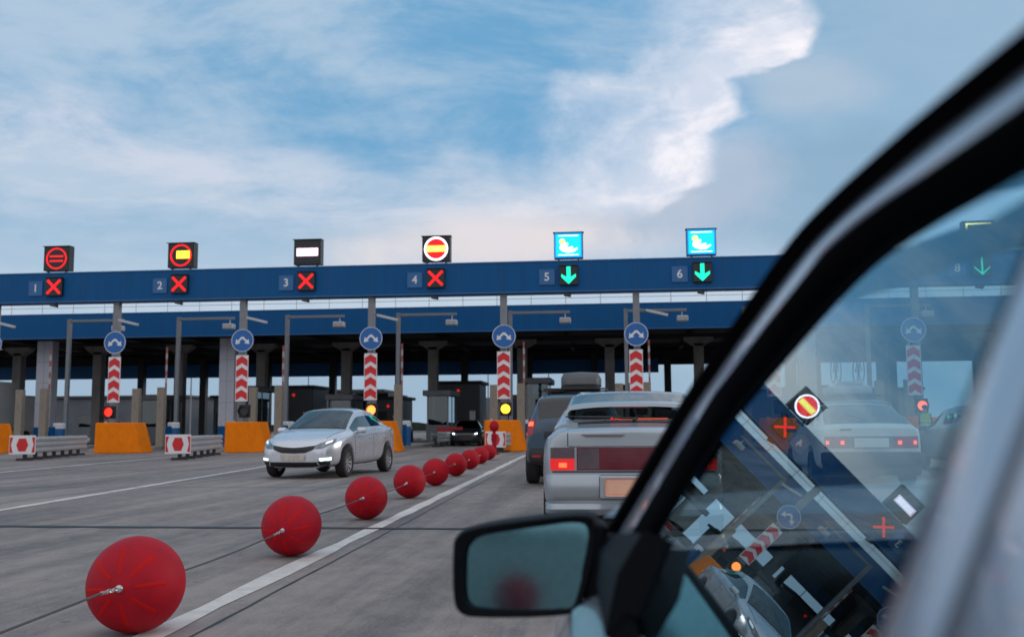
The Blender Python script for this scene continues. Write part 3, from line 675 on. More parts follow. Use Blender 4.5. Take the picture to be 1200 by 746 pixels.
# ------------------------------------------------------------------ vehicles
m_tyre = mat('tyre_rubber', (.018, .018, .019), .8, var=.3, scale=20)
m_rim = mat('alloy_rim', (.50, .51, .53), .3, metal=.85, var=.1)
m_rimd = mat('steel_rim_dark', (.16, .16, .17), .45, metal=.6)
m_under = mat('underbody_black', (.010, .010, .011), .8, var=.3)
m_cglass = glass_mat('car_glass', (.42, .50, .52))
m_dglass = glass_mat('dark_car_glass', (.08, .10, .11))
m_trim = mat('black_trim', (.014, .014, .016), .45, var=.15)
m_mirdark = mat('dark_mirror', (.10, .13, .15), .1, metal=1.0)
m_chrome = mat('chrome', (.75, .76, .78), .12, metal=1.0, var=.04)
m_taild = mat('tail_lamp_dark_red', (.13, .008, .018), .18, var=.2, coat=.6)
m_tails = mat('tail_lamp_smoked', (.10, .07, .085), .2, var=.2, coat=.6)
m_tail = mat('tail_lamp_red', (.40, .01, .015), .2, var=.1, coat=.6)
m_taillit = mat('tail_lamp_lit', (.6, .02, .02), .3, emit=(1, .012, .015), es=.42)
m_tailhot = mat('tail_lamp_bulb', (.8, .1, .05), .3, emit=(1, .07, .02), es=3)
m_tailreflection = mat('tail_light_reflection', (.5, .05, .02), .3, emit=(1, .10, .03), es=.35)
m_drl = mat('daytime_lamp', (.8, .9, .9), .3, emit=(.78, 1, 1), es=4.5)
m_drl2 = mat('daytime_lamp_warm', (.8, .9, .7), .3, emit=(.80, 1, .72), es=1.8)
m_headl = mat('headlamp_glass', (.17, .19, .21), .10, metal=.4, var=.7, scale=16, coat=1.0)
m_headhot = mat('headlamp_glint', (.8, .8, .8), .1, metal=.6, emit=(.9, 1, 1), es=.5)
m_plate = mat('plate_blank', (.84, .47, .32), .5, var=.08)
m_plate2 = mat('plate_blank_grey', (.50, .45, .38), .5, var=.2)
m_seat = mat('seat_fabric', (.035, .036, .04), .9, var=.2, bump=.2)
def interp(keys, x):
    ks = sorted(keys)
    if x <= ks[0][0]: return ks[0][1]
    for (a, b), (c_, d) in zip(ks, ks[1:]):
        if x <= c_: return b + (d - b) * (x - a) / (c_ - a)
    return ks[-1][1]
def car_shell(S, paint, root, glass, part_scale=1):
    fx, rx, ra, wr = S['fx'], S['rx'], S['ra'], S['wr']
    st = set(round(v, 3) for v in S['stations'])
    for c_ in (fx, rx):
        for q in (-1.03, -.97, -.85, -.6, -.25, .25, .6, .85, .97, 1.03): st.add(round(c_ + q * ra, 3))
    st = sorted(st)
    # thin out stations that nearly touch
    keep = [st[0]]
    for v in st[1:]:
        if v - keep[-1] > .018 or v in S['stations']: keep.append(v)
    st = keep
    ring = []
    for x in st:
        zl = interp(S['low'], x)
        for c_ in (fx, rx):
            if abs(x - c_) < ra: zl = max(zl, wr + math.sqrt(max(ra * ra - (x - c_) ** 2, 0)))
        zb = interp(S['belt'], x); wm = interp(S['w'], x); wt = interp(S['wt'], x); zt = interp(S['top'], x); cr = interp(S['crown'], x)
        ze = max(zt - cr, zb + .012); wb = wm * S.get('beltw', .955); zl = min(zl, zb - .06)
        R = [(wm * (.90 if zl < .3 else .985), zl), (wm * .99, zl + .22 * (zb - zl)), (wm, zl + .60 * (zb - zl)), (wm * .99, zl + .88 * (zb - zl)), (wb, zb),
             (wb + (wt + .018 - wb) * .12, zb + .12 * (ze - zb)), (wt + .018, zb + .90 * (ze - zb)), (wt - .004, ze + .012 if ze + .012 < zt else ze), (wt * .90, zt - cr * .35), (wt * .5, zt - cr * .10), (0, zt)]
        ring.append(R)
    b = bmesh.new(); n = 11; VL, VR = [], []
    for x, R in zip(st, ring):
        l_ = [b.verts.new((x, y, z)) for y, z in R]; r_ = [b.verts.new((x, -y, z)) for y, z in R[:-1]] + [l_[-1]]
        VL.append(l_); VR.append(r_)
    ws, rw, sd = S['ws'], S['rw'], S['side']
    def inn(a, b_, iv): return a >= min(iv) - 1e-4 and b_ <= max(iv) + 1e-4
    for i in range(len(st) - 1):
        a, c_ = st[i], st[i + 1]
        for j in range(n - 1):
            mi = 0
            if j == 5 and inn(a, c_, sd) and not any(inn(a, c_, p) for p in S['pillars']): mi = 3
            if j >= 7 and inn(a, c_, ws): mi = 1
            if j >= 7 and inn(a, c_, rw): mi = 2
            for side, V in ((1, VL), (-1, VR)):
                f = b.faces.new((V[i][j], V[i + 1][j], V[i + 1][j + 1], V[i][j + 1])); f.material_index = mi + (1 if mi == 3 and side < 0 else 0)
                if side < 0: f.normal_flip()
        f = b.faces.new((VL[i][0], VR[i][0], VR[i + 1][0], VL[i + 1][0])); f.material_index = 5
    for i in (0, len(st) - 1):
        for j in range(n - 2): b.faces.new((VL[i][j], VL[i][j + 1], VR[i][j + 1], VR[i][j]))
        b.faces.new((VL[i][n - 2], VL[i][n - 1], VR[i][n - 2]))
    bmesh.ops.recalc_face_normals(b, faces=b.faces[:])
    me = bpy.data.meshes.new('s'); b.to_mesh(me); b.free()
    o = bpy.data.objects.new('s', me); COL.objects.link(o); md = o.modifiers.new('s', 'SUBSURF'); md.levels = 2; md.render_levels = 2
    dg = bpy.context.evaluated_depsgraph_get(); dg.update(); ev = bpy.data.meshes.new_from_object(o.evaluated_get(dg))
    bpy.data.objects.remove(o)
    vs = [v.co.copy() for v in ev.vertices]; ps = [(list(p.vertices), p.material_index) for p in ev.polygons]
    bvh = BVHTree.FromPolygons(vs, [p[0] for p in ps]); bpy.data.meshes.remove(ev)
    for idx, nm, m in ((0, 'body', paint), (1, 'windshield', glass), (2, 'rear_window', S.get('rglass', glass)), (3, 'side_window', (S.get('sglass') or (m_dglass if 'sglass' in S else glass))), (4, 'side_window', (S.get('sglass') or (m_dglass if 'sglass' in S else glass))), (5, 'underbody', m_under)):
        fs = [p[0] for p in ps if p[1] == idx]
        if not fs: continue
        used = sorted({i for f in fs for i in f}); mp = {a: q for q, a in enumerate(used)}
        k = MB(); k.add([vs[a] for a in used], [[mp[a] for a in f] for f in fs]); k.obj(nm, m, root, smooth=50)
    # a dark floor tub so that the shell is closed behind the arches
    return bvh
def resample(pl, n):
    P = [Vector((a, b)) for a, b in pl]; ds = [0]
    for a, b in zip(P, P[1:]): ds.append(ds[-1] + (b - a).length)
    o = []
    for i in range(n):
        t = ds[-1] * i / (n - 1)
        for j in range(len(P) - 1):
            if t <= ds[j + 1] + 1e-9:
                o.append(P[j].lerp(P[j + 1], (t - ds[j]) / max(ds[j + 1] - ds[j], 1e-9))); break
    return o
def patch(k, bvh, top, bot, axis, sgn=1, off=.006, cols=14, rows=6, m=None, thick=.012):
    T, B = resample(top, cols), resample(bot, cols); G, I = [], []
    for r in range(rows):
        g_, i_ = [], []
        for c_ in range(cols):
            p = T[c_].lerp(B[c_], r / (rows - 1))
            if axis == 'x': o_, d = Vector((sgn * 6, p.x, p.y)), Vector((-sgn, 0, 0))
            elif axis == 'y': o_, d = Vector((p.x, sgn * 3, p.y)), Vector((0, -sgn, 0))
            else: o_, d = Vector((p.x, p.y, 4)), Vector((0, 0, -1))
            h, nn, _, _ = bvh.ray_cast(o_, d)
            if h is None: h, nn, _, _ = bvh.find_nearest(o_ + d * (4 if axis == 'x' else 2.2))
            if nn.dot(d) > 0: nn = -nn
            g_.append(h + nn * off); i_.append(h - nn * (thick - off))
        G.append(g_); I.append(i_)
    d0 = Vector((sgn, 0, 0)) if axis == 'x' else (Vector((0, sgn, 0)) if axis == 'y' else Vector((0, 0, 1)))
    nn0 = (G[rows // 2][cols // 2 - 1] - G[0][0]).cross(G[rows - 1][0] - G[0][0])
    if nn0.dot(d0) < 0: k.grid([g_[::-1] for g_ in G], m)
    else: k.grid(G, m)
    # orientation and skirt
    loop = [(0, c_) for c_ in range(cols)] + [(r, cols - 1) for r in range(1, rows)] + [(rows - 1, c_) for c_ in range(cols - 2, -1, -1)] + [(r, 0) for r in range(rows - 2, 0, -1)]
    q = len(loop); vs = [G[r][c_] for r, c_ in loop] + [I[r][c_] for r, c_ in loop]
    k.add(vs, [(i, (i + 1) % q, (i + 1) % q + q, i + q) for i in range(q)], m)
    return k
def wheel(root, x, y, r, rim, w=.20, spokes=10):
    s_ = 1 if y > 0 else -1
    wr = empty('wheel', (x, y, r)); wr.parent = root
    MX = Matrix.Rotation(rad(-90 * s_), 4, 'X')
    k = MB(); k.lathe([(r * .66, -w / 2), (r * .93, -w / 2), (r * .99, -w * .36), (r, -w * .2), (r, w * .2), (r * .99, w * .36), (r * .93, w / 2), (r * .68, w / 2), (r * .64, w * .4), (r * .64, -w * .4)], n=32, mx=MX, closed=True); t = k.obj('tyre', m_tyre, wr, smooth=40)
    k = MB(); k.lathe([(r * .66, -w * .4), (r * .66, w * .42), (r * .70, w * .46), (r * .64, w * .44), (r * .60, w * .1), (r * .60, -w * .1), (.02, -w * .1)], n=32, mx=MX)
    for q in range(spokes):
        a = 2 * math.pi * q / spokes; c_, sn = math.cos(a), math.sin(a)
        P = []
        for rr_, hw, z in ((r * .10, .014, w * .30), (r * .64, .020, w * .42)):
            for e_ in (-1, 1): P += [MX @ Vector((rr_ * c_ - e_ * hw * sn, rr_ * sn + e_ * hw * c_, z)), MX @ Vector((rr_ * c_ - e_ * hw * sn, rr_ * sn + e_ * hw * c_, z - .03))]
        k.add(P, [(0, 2, 6, 4), (1, 5, 7, 3), (0, 4, 5, 1), (2, 3, 7, 6)])
    k.lathe([(r * .16, w * .2), (r * .16, w * .34), (.01, w * .36)], n=16, mx=MX); k.obj('rim', rim, wr, smooth=35)
def seats(root, xs=(.25, -.65), z=.45, wy=.36):
    for i, x in enumerate(xs):
        for y in (-wy, wy):
            k = MB(); k.rbox(x - .22, x + .25, y - .24, y + .24, z - .12, z + .02, .05); k.rbox(x - .32, x - .18, y - .23, y + .23, z, z + .55, .05, mx=None); k.rbox(x - .34, x - .24, y - .12, y + .12, z + .60, z + .76, .04); k.tube([(x - .28, y - .05, z + .5), (x - .28, y - .05, z + .65)], .008, n=5)
            k.obj('seat', m_seat, root)
def mirror(root, x, y, z, paint):
    s_ = 1 if y > 0 else -1
    k = MB(); k.rbox(x - .06, x + .07, y - .01 if s_ > 0 else y - .19, y + .19 if s_ > 0 else y + .01, z - .065, z + .065, .045, seg=3); k.rbox(x - .02, x + .03, y - .08 if s_ > 0 else y - .02, y + .02 if s_ > 0 else y + .08, z - .06, z - .02, .01)
    mr = k.obj('side_mirror', paint, root, smooth=50)
    k = MB(); k.rbox(x - .064, x - .058, y + .01 if s_ > 0 else y - .175, y + .175 if s_ > 0 else y - .01, z - .05, z + .05, .002); k.obj('mirror_glass', m_mirdark, mr)
def heading(deg): return rad(deg + 90)   # 0 = nose towards +Y

# ---- silver sedan coming towards the camera
m_silver = paint_mat('silver_paint', (.62, .65, .70), .5, .26)
SED = dict(fx=1.33, rx=-1.24, ra=.36, wr=.31, stations=[-2.17, -2.14, -2.05, -1.9, -1.72, -1.5, -1.22, -1.15, -1.02, -.9, -.55, -.25, -.18, .1, .3, .38, .55, .75, .95, 1.08, 1.2, 1.75, 1.9, 2.02, 2.10, 2.16, 2.19],
    low=[(-2.17, .42), (-2.05, .27), (-1.8, .22), (-1, .19), (1, .19), (1.85, .20), (2.1, .22), (2.19, .30)],
    belt=[(-2.17, .88), (-1.9, .98), (-1.6, 1.0), (-1, .98), (0, .93), (1.0, .89), (1.5, .82), (1.9, .72), (2.1, .62), (2.19, .55)],
    w=[(-2.17, .60), (-2.05, .72), (-1.8, .80), (-1.3, .855), (0, .86), (1.3, .86), (1.7, .83), (1.95, .76), (2.1, .66), (2.19, .50)],
    wt=[(-2.17, .50), (-1.9, .66), (-1.6, .64), (-1.15, .53), (-.9, .555), (0, .575), (.35, .565), (.7, .62), (1.08, .70), (1.5, .72), (1.9, .62), (2.1, .50), (2.19, .4)],
    top=[(-2.17, .93), (-2.1, 1.02), (-1.9, 1.06), (-1.62, 1.09), (-1.15, 1.345), (-.9, 1.405), (-.4, 1.452), (-.1, 1.455), (.3, 1.415), (.7, 1.21), (1.08, 1.0), (1.3, .965), (1.6, .915), (1.9, .83), (2.05, .76), (2.14, .68), (2.19, .6)],
    crown=[(-2.17, .03), (-1.62, .04), (-1.15, .07), (0, .085), (.35, .08), (1.08, .05), (1.6, .06), (2.19, .04)],
    ws=(.3, 1.08), rw=(-1.72, -1.15), side=(-1.15, .95), pillars=[(.3, .36)], sglass=None)
def silver_sedan():
    r = empty('parked_car', (0, 0, 0)); r.name = 'silver_sedan'
    tag(r, 'silver sedan with daytime lamps lit, driving towards the camera on the left road', 'car')
    bv = car_shell(SED, m_silver, r, m_cglass)
    for x in (1.33, -1.24):
        for y in (.76, -.76): wheel(r, x, y, .31, m_rim, spokes=10)
    seats(r)
    k = MB(); patch(k, bv, [(-.46, .66), (-.2, .625), (0, .615), (.2, .625), (.46, .66)], [(-.42, .575), (-.25, .515), (0, .505), (.25, .515), (.42, .575)], 'x', 1, .006, 20, 5, m_trim); k.obj('grille', None, r)
    k = MB(); patch(k, bv, [(-.47, .672), (-.2, .638), (0, .628), (.2, .638), (.47, .672)], [(-.47, .662), (-.2, .626), (0, .616), (.2, .626), (.47, .662)], 'x', 1, .012, 20, 2, m_chrome); k.obj('grille_chrome', None, r)
    for s_ in (1, -1):
        h = MB(); patch(h, bv, [(s_ * .45, .665), (s_ * .60, .735), (s_ * .74, .80)], [(s_ * .43, .59), (s_ * .60, .60), (s_ * .765, .72)], 'x', 1, .008, 12, 6, m_headl); hh = h.obj('headlight', None, r)
        h = MB(); patch(h, bv, [(s_ * .62, .72), (s_ * .71, .765)], [(s_ * .62, .675), (s_ * .72, .72)], 'x', 1, .014, 5, 4, m_headhot); h.obj('bulb', None, hh)
        h = MB(); patch(h, bv, [(s_ * .55, .402), (s_ * .73, .418)], [(s_ * .56, .365), (s_ * .72, .374)], 'x', 1, .012, 10, 4, m_drl if s_ > 0 else m_drl2); h.obj('daytime_lamp', None, r)
        h = MB(); patch(h, bv, [(s_ * .52, .350), (s_ * .72, .355)], [(s_ * .55, .27), (s_ * .70, .28)], 'x', 1, .008, 8, 4, m_trim); h.obj('lamp_recess', None, r)
        mirror(r, .72, s_ * .82, .96, m_silver)
        h = MB()
        for x0, x1 in ((.93, .94), (-.20, -.19)): patch(h, bv, [(x0, .86), (x1, .86)], [(x0 - .02, .30), (x1 - .02, .30)], 'y', s_, .002, 2, 10, m_trim, .004)
        patch(h, bv, [(-1.06, .90), (-1.05, .90)], [(-.92, .40), (-.91, .40)], 'y', s_, .002, 2, 10, m_trim, .004)
        patch(h, bv, [(-.92, .215), (.95, .215)], [(-.92, .205), (.95, .205)], 'y', s_, .002, 12, 2, m_trim, .004)
        h.obj('door_gap', None, r)
        for x in (-.02, -.95):
            h = MB(); h.rbox(x - .09, x + .09, s_ * .845 - .012, s_ * .845 + .028, .795, .825, .01); h.obj('door_handle', m_silver, r)
    k = MB(); patch(k, bv, [(-.5, .335), (.5, .335)], [(-.52, .25), (.52, .25)], 'x', 1, .006, 16, 4, m_trim); k.obj('lower_grille', None, r)
    k = MB(); patch(k, bv, [(-.70, .235), (.70, .235)], [(-.68, .205), (.68, .205)], 'x', 1, .008, 16, 2, m_silver); k.obj('bumper_lip', None, r)
    k = MB(); k.rbox(2.205, 2.215, -.26, .26, .37, .48, .004); k.obj('number_plate', m_plate2, r)
    k = MB(); patch(k, bv, [(1.07, -.62), (1.07, .62)], [(1.02, -.62), (1.02, .62)], 'z', 1, .004, 16, 2, m_trim); k.obj('cowl', None, r)
    k = MB(); patch(k, bv, [(1.08, -.70), (1.9, -.60)], [(1.08, -.692), (1.9, -.592)], 'z', 1, .002, 12, 2, m_trim, .004); patch(k, bv, [(1.08, .70), (1.9, .60)], [(1.08, .692), (1.9, .592)], 'z', 1, .002, 12, 2, m_trim, .004); k.obj('bonnet_gap', None, r)
    for s_ in (1, -1):
        h = MB(); patch(h, bv, [(s_ * .40, .93), (s_ * .70, .95)], [(s_ * .45, .78), (s_ * .70, .76)], 'x', -1, .006, 8, 5, m_tail); h.obj('tail_light', None, r)
    return r
kia = silver_sedan(); kia.location = (-6.58, 21.15 + 1.36, 0); kia.rotation_euler.z = rad(-95.5); kia.scale = (1.03, 1.03, 1.04)

# ---- silver liftback queueing right ahead
LB = dict(fx=1.30, rx=-1.20, ra=.34, wr=.29, stations=[-2.06, -2.04, -1.97, -1.88, -1.78, -1.66, -1.5, -1.3, -1.12, -.95, -.82, -.74, -.55, -.2, -.13, .1, .32, .40, .6, .8, 1.0, 1.2, 1.6, 1.8, 1.95, 2.05, 2.09],
    low=[(-2.06, .26), (-1.95, .22), (-1, .19), (1, .19), (2.09, .28)],
    belt=[(-2.06, .93), (-1.95, .95), (-1.5, .94), (0, .90), (1.0, .87), (1.5, .81), (2.09, .58)],
    w=[(-2.06, .745), (-1.97, .80), (-1.8, .825), (-1.2, .845), (0, .84), (1.3, .84), (1.8, .79), (2.0, .72), (2.09, .60)],
    wt=[(-2.06, .66), (-1.88, .69), (-1.66, .68), (-1.3, .625), (-.82, .60), (0, .60), (.35, .59), (1.0, .69), (1.6, .70), (2.09, .5)],
    top=[(-2.06, 1.00), (-2.0, 1.035), (-1.88, 1.05), (-1.66, 1.075), (-1.3, 1.235), (-.82, 1.395), (-.6, 1.42), (0, 1.43), (.35, 1.395), (1.0, .98), (1.5, .91), (1.95, .78), (2.09, .62)],
    crown=[(-2.06, .03), (-1.66, .05), (-.82, .065), (0, .07), (.35, .07), (1.0, .05), (2.09, .03)],
    ws=(.32, 1.0), rw=(-1.66, -.82), side=(-1.30, .8), pillars=[(-.2, -.13), (.32, .40), (-.82, -.74)])
m_hsilver = paint_mat('hatch_silver_paint', (.37, .42, .46), .5, .30)
def silver_liftback():
    r = empty('silver_hatchback'); tag(r, 'silver hatchback with red brake lights queueing straight ahead, partly behind the pillar', 'car')
    bv = car_shell(LB, m_hsilver, r, m_cglass)
    for x in (1.30, -1.20):
        for y in (.745, -.745): wheel(r, x, y, .29, m_rimd, spokes=8)
    seats(r)
    # spoiler across the glass
    k = MB(); rows = []
    for i in range(25):
        y = -.70 + 1.4 * i / 24; a = abs(y) / .70; z = 1.262 - .055 * a ** 3; x = -1.30 + .02 * a ** 2
        if a > .86: z -= (a - .86) * 1.1
        rows.append([(x + .10, y, z - .005), (x + .02, y, z + .030), (x - .10, y, z + .022), (x - .145, y, z + .008), (x - .150, y, z - .026), (x + .02, y, z - .022), (x + .10, y, z - .005)])
    k.grid(rows); k.add(rows[0][:-1], [list(range(6))]); k.add(rows[-1][:-1], [list(range(6))[::-1]]); sp_ = k.obj('spoiler', m_hsilver, r, smooth=50)
    if sum(p.normal.z * p.area for p in sp_.data.polygons if p.center.z > 1.24 and p.normal.z ** 2 > .3) < 0: sp_.data.flip_normals()
    k = MB(); k.rbox(-1.460, -1.446, -.16, .16, 1.222, 1.234, .003); k.obj('brake_lamp_and_reflection', m_taild, sp_)
    for s_ in (1, -1):
        k = MB(); pts = []
        patch(k, bv, [(-1.22, s_ * .63), (-1.38, s_ * .60), (-1.50, s_ * .60), (-1.60, s_ * .575), (-1.69, s_ * .50)], [(-1.22, s_ * .70), (-1.38, s_ * .70), (-1.50, s_ * .70), (-1.60, s_ * .71), (-1.69, s_ * .71)], 'z', 1, .022, 16, 5, None, .03); k.obj('spoiler_leg', m_hsilver, sp_, smooth=60)
    # black band framing the lower glass
    k = MB(); patch(k, bv, [(-1.615, -.62), (-1.615, .62)], [(-1.655, -.64), (-1.655, .64)], 'z', 1, .005, 18, 3, m_trim); k.obj('window_seal', None, r)
    k = MB(); k.tube([(-1.63, -.02, 1.10), (-1.60, -.05, 1.125)], .014, n=8); k.tube([(-1.60, -.05, 1.125), (-1.58, .50, 1.135)], .010, n=6); k.tube([(-1.565, .1, 1.140), (-1.56, .62, 1.142)], .008, n=6); k.obj('wiper', m_trim, r)
    k = MB(); k.rbox(-1.60, -1.585, -.34, .16, 1.112, 1.124, .003, m_tailreflection); k.rbox(-1.605, -1.59, .17, .195, 1.108, 1.13, .004, m_taillit); k.obj('brake_lamp_and_reflection', None, r)  # glowing strip and dot paint reflections of tail lights on the rear glass
    k = MB(); patch(k, bv, [(.24, .862), (.48, .862), (.68, .862)], [(.24, .655), (.48, .655), (.68, .655)], 'x', -1, .006, 8, 6, m_tails)
    # lamp band: full-width strip, then the two outer lamps
    k = MB(); patch(k, bv, [(-.50, .862), (.50, .862)], [(-.50, .66), (.50, .66)], 'x', -1, .008, 18, 5, m_taild); k.obj('tail_band', None, r)
    for s_ in (1, -1):
        h = MB(); patch(h, bv, [(s_ * .52, .862), (s_ * .735, .862)], [(s_ * .52, .765), (s_ * .735, .765)], 'x', -1, .010, 8, 4, m_tails); patch(h, bv, [(s_ * .30, .852), (s_ * .49, .852)], [(s_ * .30, .672), (s_ * .49, .672)], 'x', -1, .012, 8, 4, m_tails); hh = h.obj('tail_light', None, r)
        h = MB(); patch(h, bv, [(s_ * .52, .762), (s_ * .74, .762)], [(s_ * .52, .66), (s_ * .735, .66)], 'x', -1, .012, 8, 4, m_taillit); h.obj('lit_lens', None, hh)
        h = MB(); patch(h, bv, [(s_ * .59, .725), (s_ * .66, .725)], [(s_ * .59, .685), (s_ * .66, .685)], 'x', -1, .016, 4, 4, m_tailhot); h.obj('bulb', None, hh)
        mirror(r, .66, s_ * .80, .95, m_trim)
        h = MB()
        for x0 in (.78, -.165, -1.08): patch(h, bv, [(x0, .84), (x0 + .008, .84)], [(x0, .28), (x0 + .008, .28)], 'y', s_, .002, 2, 10, m_trim, .004)
        h.obj('door_gap', None, r)
        # boot lid edges
        h = MB(); patch(h, bv, [(s_ * .575, 1.02), (s_ * .583, 1.02)], [(s_ * .575, .87), (s_ * .583, .87)], 'x', -1, .002, 2, 6, m_trim, .004); h.obj('boot_gap', None, r)
        h = MB(); h.rbox(.98, 1.42, s_ * .74 - .02, s_ * .74 + .02, .10, .30, .01)
        h = MB(); h.rbox(-1.60, -1.57, s_ * .72 - .10, s_ * .72 + .10, .10, .34, .01); h.obj('mud_flap', mat('yellow_mud_flap', (.60, .38, .02), .6) if s_ > 0 else m_trim, r)
    k = MB(); patch(k, bv, [(-.57, .872), (.57, .872)], [(-.57, .866), (.57, .866)], 'x', -1, .003, 14, 2, m_trim, .005); patch(k, bv, [(-.72, .652), (.72, .652)], [(-.72, .640), (.72, .640)], 'x', -1, .003, 18, 2, m_trim, .005); k.obj('boot_gap', None, r)
    k = MB(); patch(k, bv, [(.06, .975), (.46, .978)], [(.10, .955), (.42, .955)], 'x', -1, .012, 10, 3, m_trim); k.obj('badge_strip', m_rimd, r)
    # bumper as a moulded bar
    def bar(z0, z1, outw, m, name, zz=0):
        k = MB(); rows = []
        for i in range(29):
            t = -1 + 2 * i / 28; y = .80 * math.sin(t * math.pi / 2) if abs(t) < 1 else .80 * t; a = abs(t)
            x = -2.075 - outw + .34 * max(0, a - .62) ** 2 * 4.2; 
            rows.append([(x + .06, y * .97, z0), (x + .01, y, z0 + .02), (x, y, z0 + .05), (x - .012, y, (z0 + z1) / 2), (x, y, z1 - .05), (x + .015, y, z1 - .012), (x + .07, y * .97, z1)])
        k.grid(rows); return k.obj(name, m, r, smooth=50)
    bar(.385, .635, .02, m_hsilver, 'bumper'); bar(.255, .375, .0, m_hsilver, 'bumper_lip')
    k = MB(); k.rbox(-2.128, -2.10, -.30, .30, .405, .62, .02); k.obj('plate_recess', m_hsilver, r)
    k = MB(); k.rbox(-2.135, -2.125, -.25, .25, .435, .59, .02); k.obj('number_plate', m_plate, r)
    k = MB(); k.rbox(-1.95, -1.75, -.80, .80, .20, .30, .02); k.obj('valance', m_under, r)
    k = MB(); k.lathe([(.024, 0), (.030, 0), (.030, .16), (.024, .16)], n=16, mx=Matrix.Translation((-2.14, .05, .225)) @ Matrix.Rotation(rad(90), 4, 'Y'), closed=True); k.obj('exhaust', m_galv, r)
    k = MB(); k.tube([(-.5, 0, 1.42), (-.58, 0, 1.50)], .006, n=5); k.obj('antenna', m_trim, r)
    return r
hb = silver_liftback(); hb.location = (.085, 9.0 + 2.09, 0); hb.rotation_euler.z = heading(.3)

# ---- generic cars
def scale_spec(S, kx=1, kz=1, ky=1, **kw):
    T = dict(S)
    for q in ('low', 'belt', 'top', 'crown'): T[q] = [(x * kx, z * kz) for x, z in S[q]]
    for q in ('w', 'wt'): T[q] = [(x * kx, z * ky) for x, z in S[q]]
    for q in ('ws', 'rw', 'side'): T[q] = tuple(v * kx for v in S[q])
    T['pillars'] = [tuple(v * kx for v in p) for p in S['pillars']]; T['stations'] = [round(v * kx, 3) for v in S['stations']]; T['fx'] = S['fx'] * kx; T['rx'] = S['rx'] * kx
    T.update(kw); return T
SUVS = dict(fx=1.36, rx=-1.31, ra=.40, wr=.345, stations=[-2.15, -2.12, -2.06, -1.98, -1.86, -1.7, -1.5, -1.32, -1.1, -.95, -.6, -.2, -.12, .1, .4, .48, .7, .9, 1.05, 1.2, 1.75, 1.95, 2.08, 2.15, 2.17],
    low=[(-2.15, .36), (-2.0, .32), (-1, .27), (1, .27), (2.17, .36)],
    belt=[(-2.15, 1.02), (-1.9, 1.10), (0, 1.06), (1.1, 1.03), (1.6, .97), (2.17, .72)],
    w=[(-2.15, .80), (-2.05, .86), (-1.3, .905), (0, .90), (1.3, .90), (1.9, .85), (2.1, .76), (2.17, .66)],
    wt=[(-2.15, .64), (-1.9, .655), (0, .66), (.45, .65), (1.05, .74), (1.9, .70), (2.17, .6)],
    top=[(-2.15, 1.12), (-2.08, 1.30), (-1.98, 1.50), (-1.86, 1.60), (-1.5, 1.65), (0, 1.68), (.45, 1.63), (1.05, 1.17), (1.7, 1.10), (2.0, 1.0), (2.17, .78)],
    crown=[(-2.15, .05), (-1.86, .07), (0, .08), (1.05, .05), (2.17, .04)],
    ws=(.4, 1.05), rw=(-2.12, -1.86), side=(-1.86, .9), pillars=[(-.2, -.12), (.4, .48), (-1.1, -.95)])
def basic_lights(r, bv, S, front=False, lit=True, zt=.9, zb=.75, yo=.72, yi=.50):
    x_ = S['stations'][0]
    for s_ in (1, -1):
        h = MB(); patch(h, bv, [(s_ * yi, zt), (s_ * yo, zt)], [(s_ * yi, zb), (s_ * yo, zb)], 'x', -1, .010, 6, 5, m_tail); hh = h.obj('tail_light', None, r)
        if lit: h = MB(); patch(h, bv, [(s_ * (yi + .06), zt - .04), (s_ * (yo - .05), zt - .04)], [(s_ * (yi + .06), zb + .04), (s_ * (yo - .05), zb + .04)], 'x', -1, .016, 4, 4, m_tailhot); h.obj('bulb', None, hh)
m_navy = paint_mat('slate_blue_paint', (.035, .075, .12), .3, .35)
def suv(name, label, paint, lit=True):
    r = empty(name); tag(r, label, 'car'); bv = car_shell(SUVS, paint, r, m_dglass)
    for x in (1.36, -1.31):
        for y in (.80, -.80): wheel(r, x, y, .345, m_rimd, w=.22, spokes=5)
    seats(r, z=.62)
    for s_ in (1, -1):
        mirror(r, .72, s_ * .88, 1.16, m_trim)
        k = MB(); k.tube([(-1.55, s_ * .60, 1.70), (-1.4, s_ * .60, 1.735), (.2, s_ * .60, 1.745), (.35, s_ * .60, 1.70)], .018, n=6); k.obj('roof_rail', m_trim, r)
        h = MB(); patch(h, bv, [(s_ * .68, 1.18), (s_ * .80, 1.18)], [(s_ * .72, .90), (s_ * .86, .90)], 'x', -1, .010, 5, 6, m_tail); hh = h.obj('tail_light', None, r)
        if lit: h = MB(); patch(h, bv, [(s_ * .71, 1.13), (s_ * .78, 1.13)], [(s_ * .72, 1.06), (s_ * .80, 1.06)], 'x', -1, .018, 4, 4, m_tailhot); h.obj('bulb', None, hh)
    k = MB(); k.rbox(-2.20, -2.08, -.80, .80, .40, .66, .04); k.obj('bumper', m_trim, r, smooth=40)
    for s_ in (1, -1): k = MB(); k.rbox(-2.208, -2.198, s_ * .66 - .08, s_ * .66 + .08, .50, .54, .004); k.obj('reflector', m_tail, r)
    k = MB(); k.rbox(-2.17, -2.155, -.26, .26, .70, .81, .004); k.obj('number_plate', m_plate2, r)
    return r
s1 = suv('dark_suv', 'dark slate blue car with a brake light lit, left of the silver hatchback', m_navy); s1.location = (-.86, 18.0 + 2.1, 0); s1.rotation_euler.z = heading(0)
for y in (-.35, -1.2): pass
for x in (-1.1, .05): k = MB(); k.rbox(x - .03, x + .03, -.62, .62, 1.745, 1.775, .008); k.obj('roof_bar', m_trim, s1)
rb = empty('roof_box', (-.80, 18.0 + 2.6, 1.775), heading(0), label='grey roof box strapped on top of the dark car ahead', cat='roof box')
k = MB(); rows = []
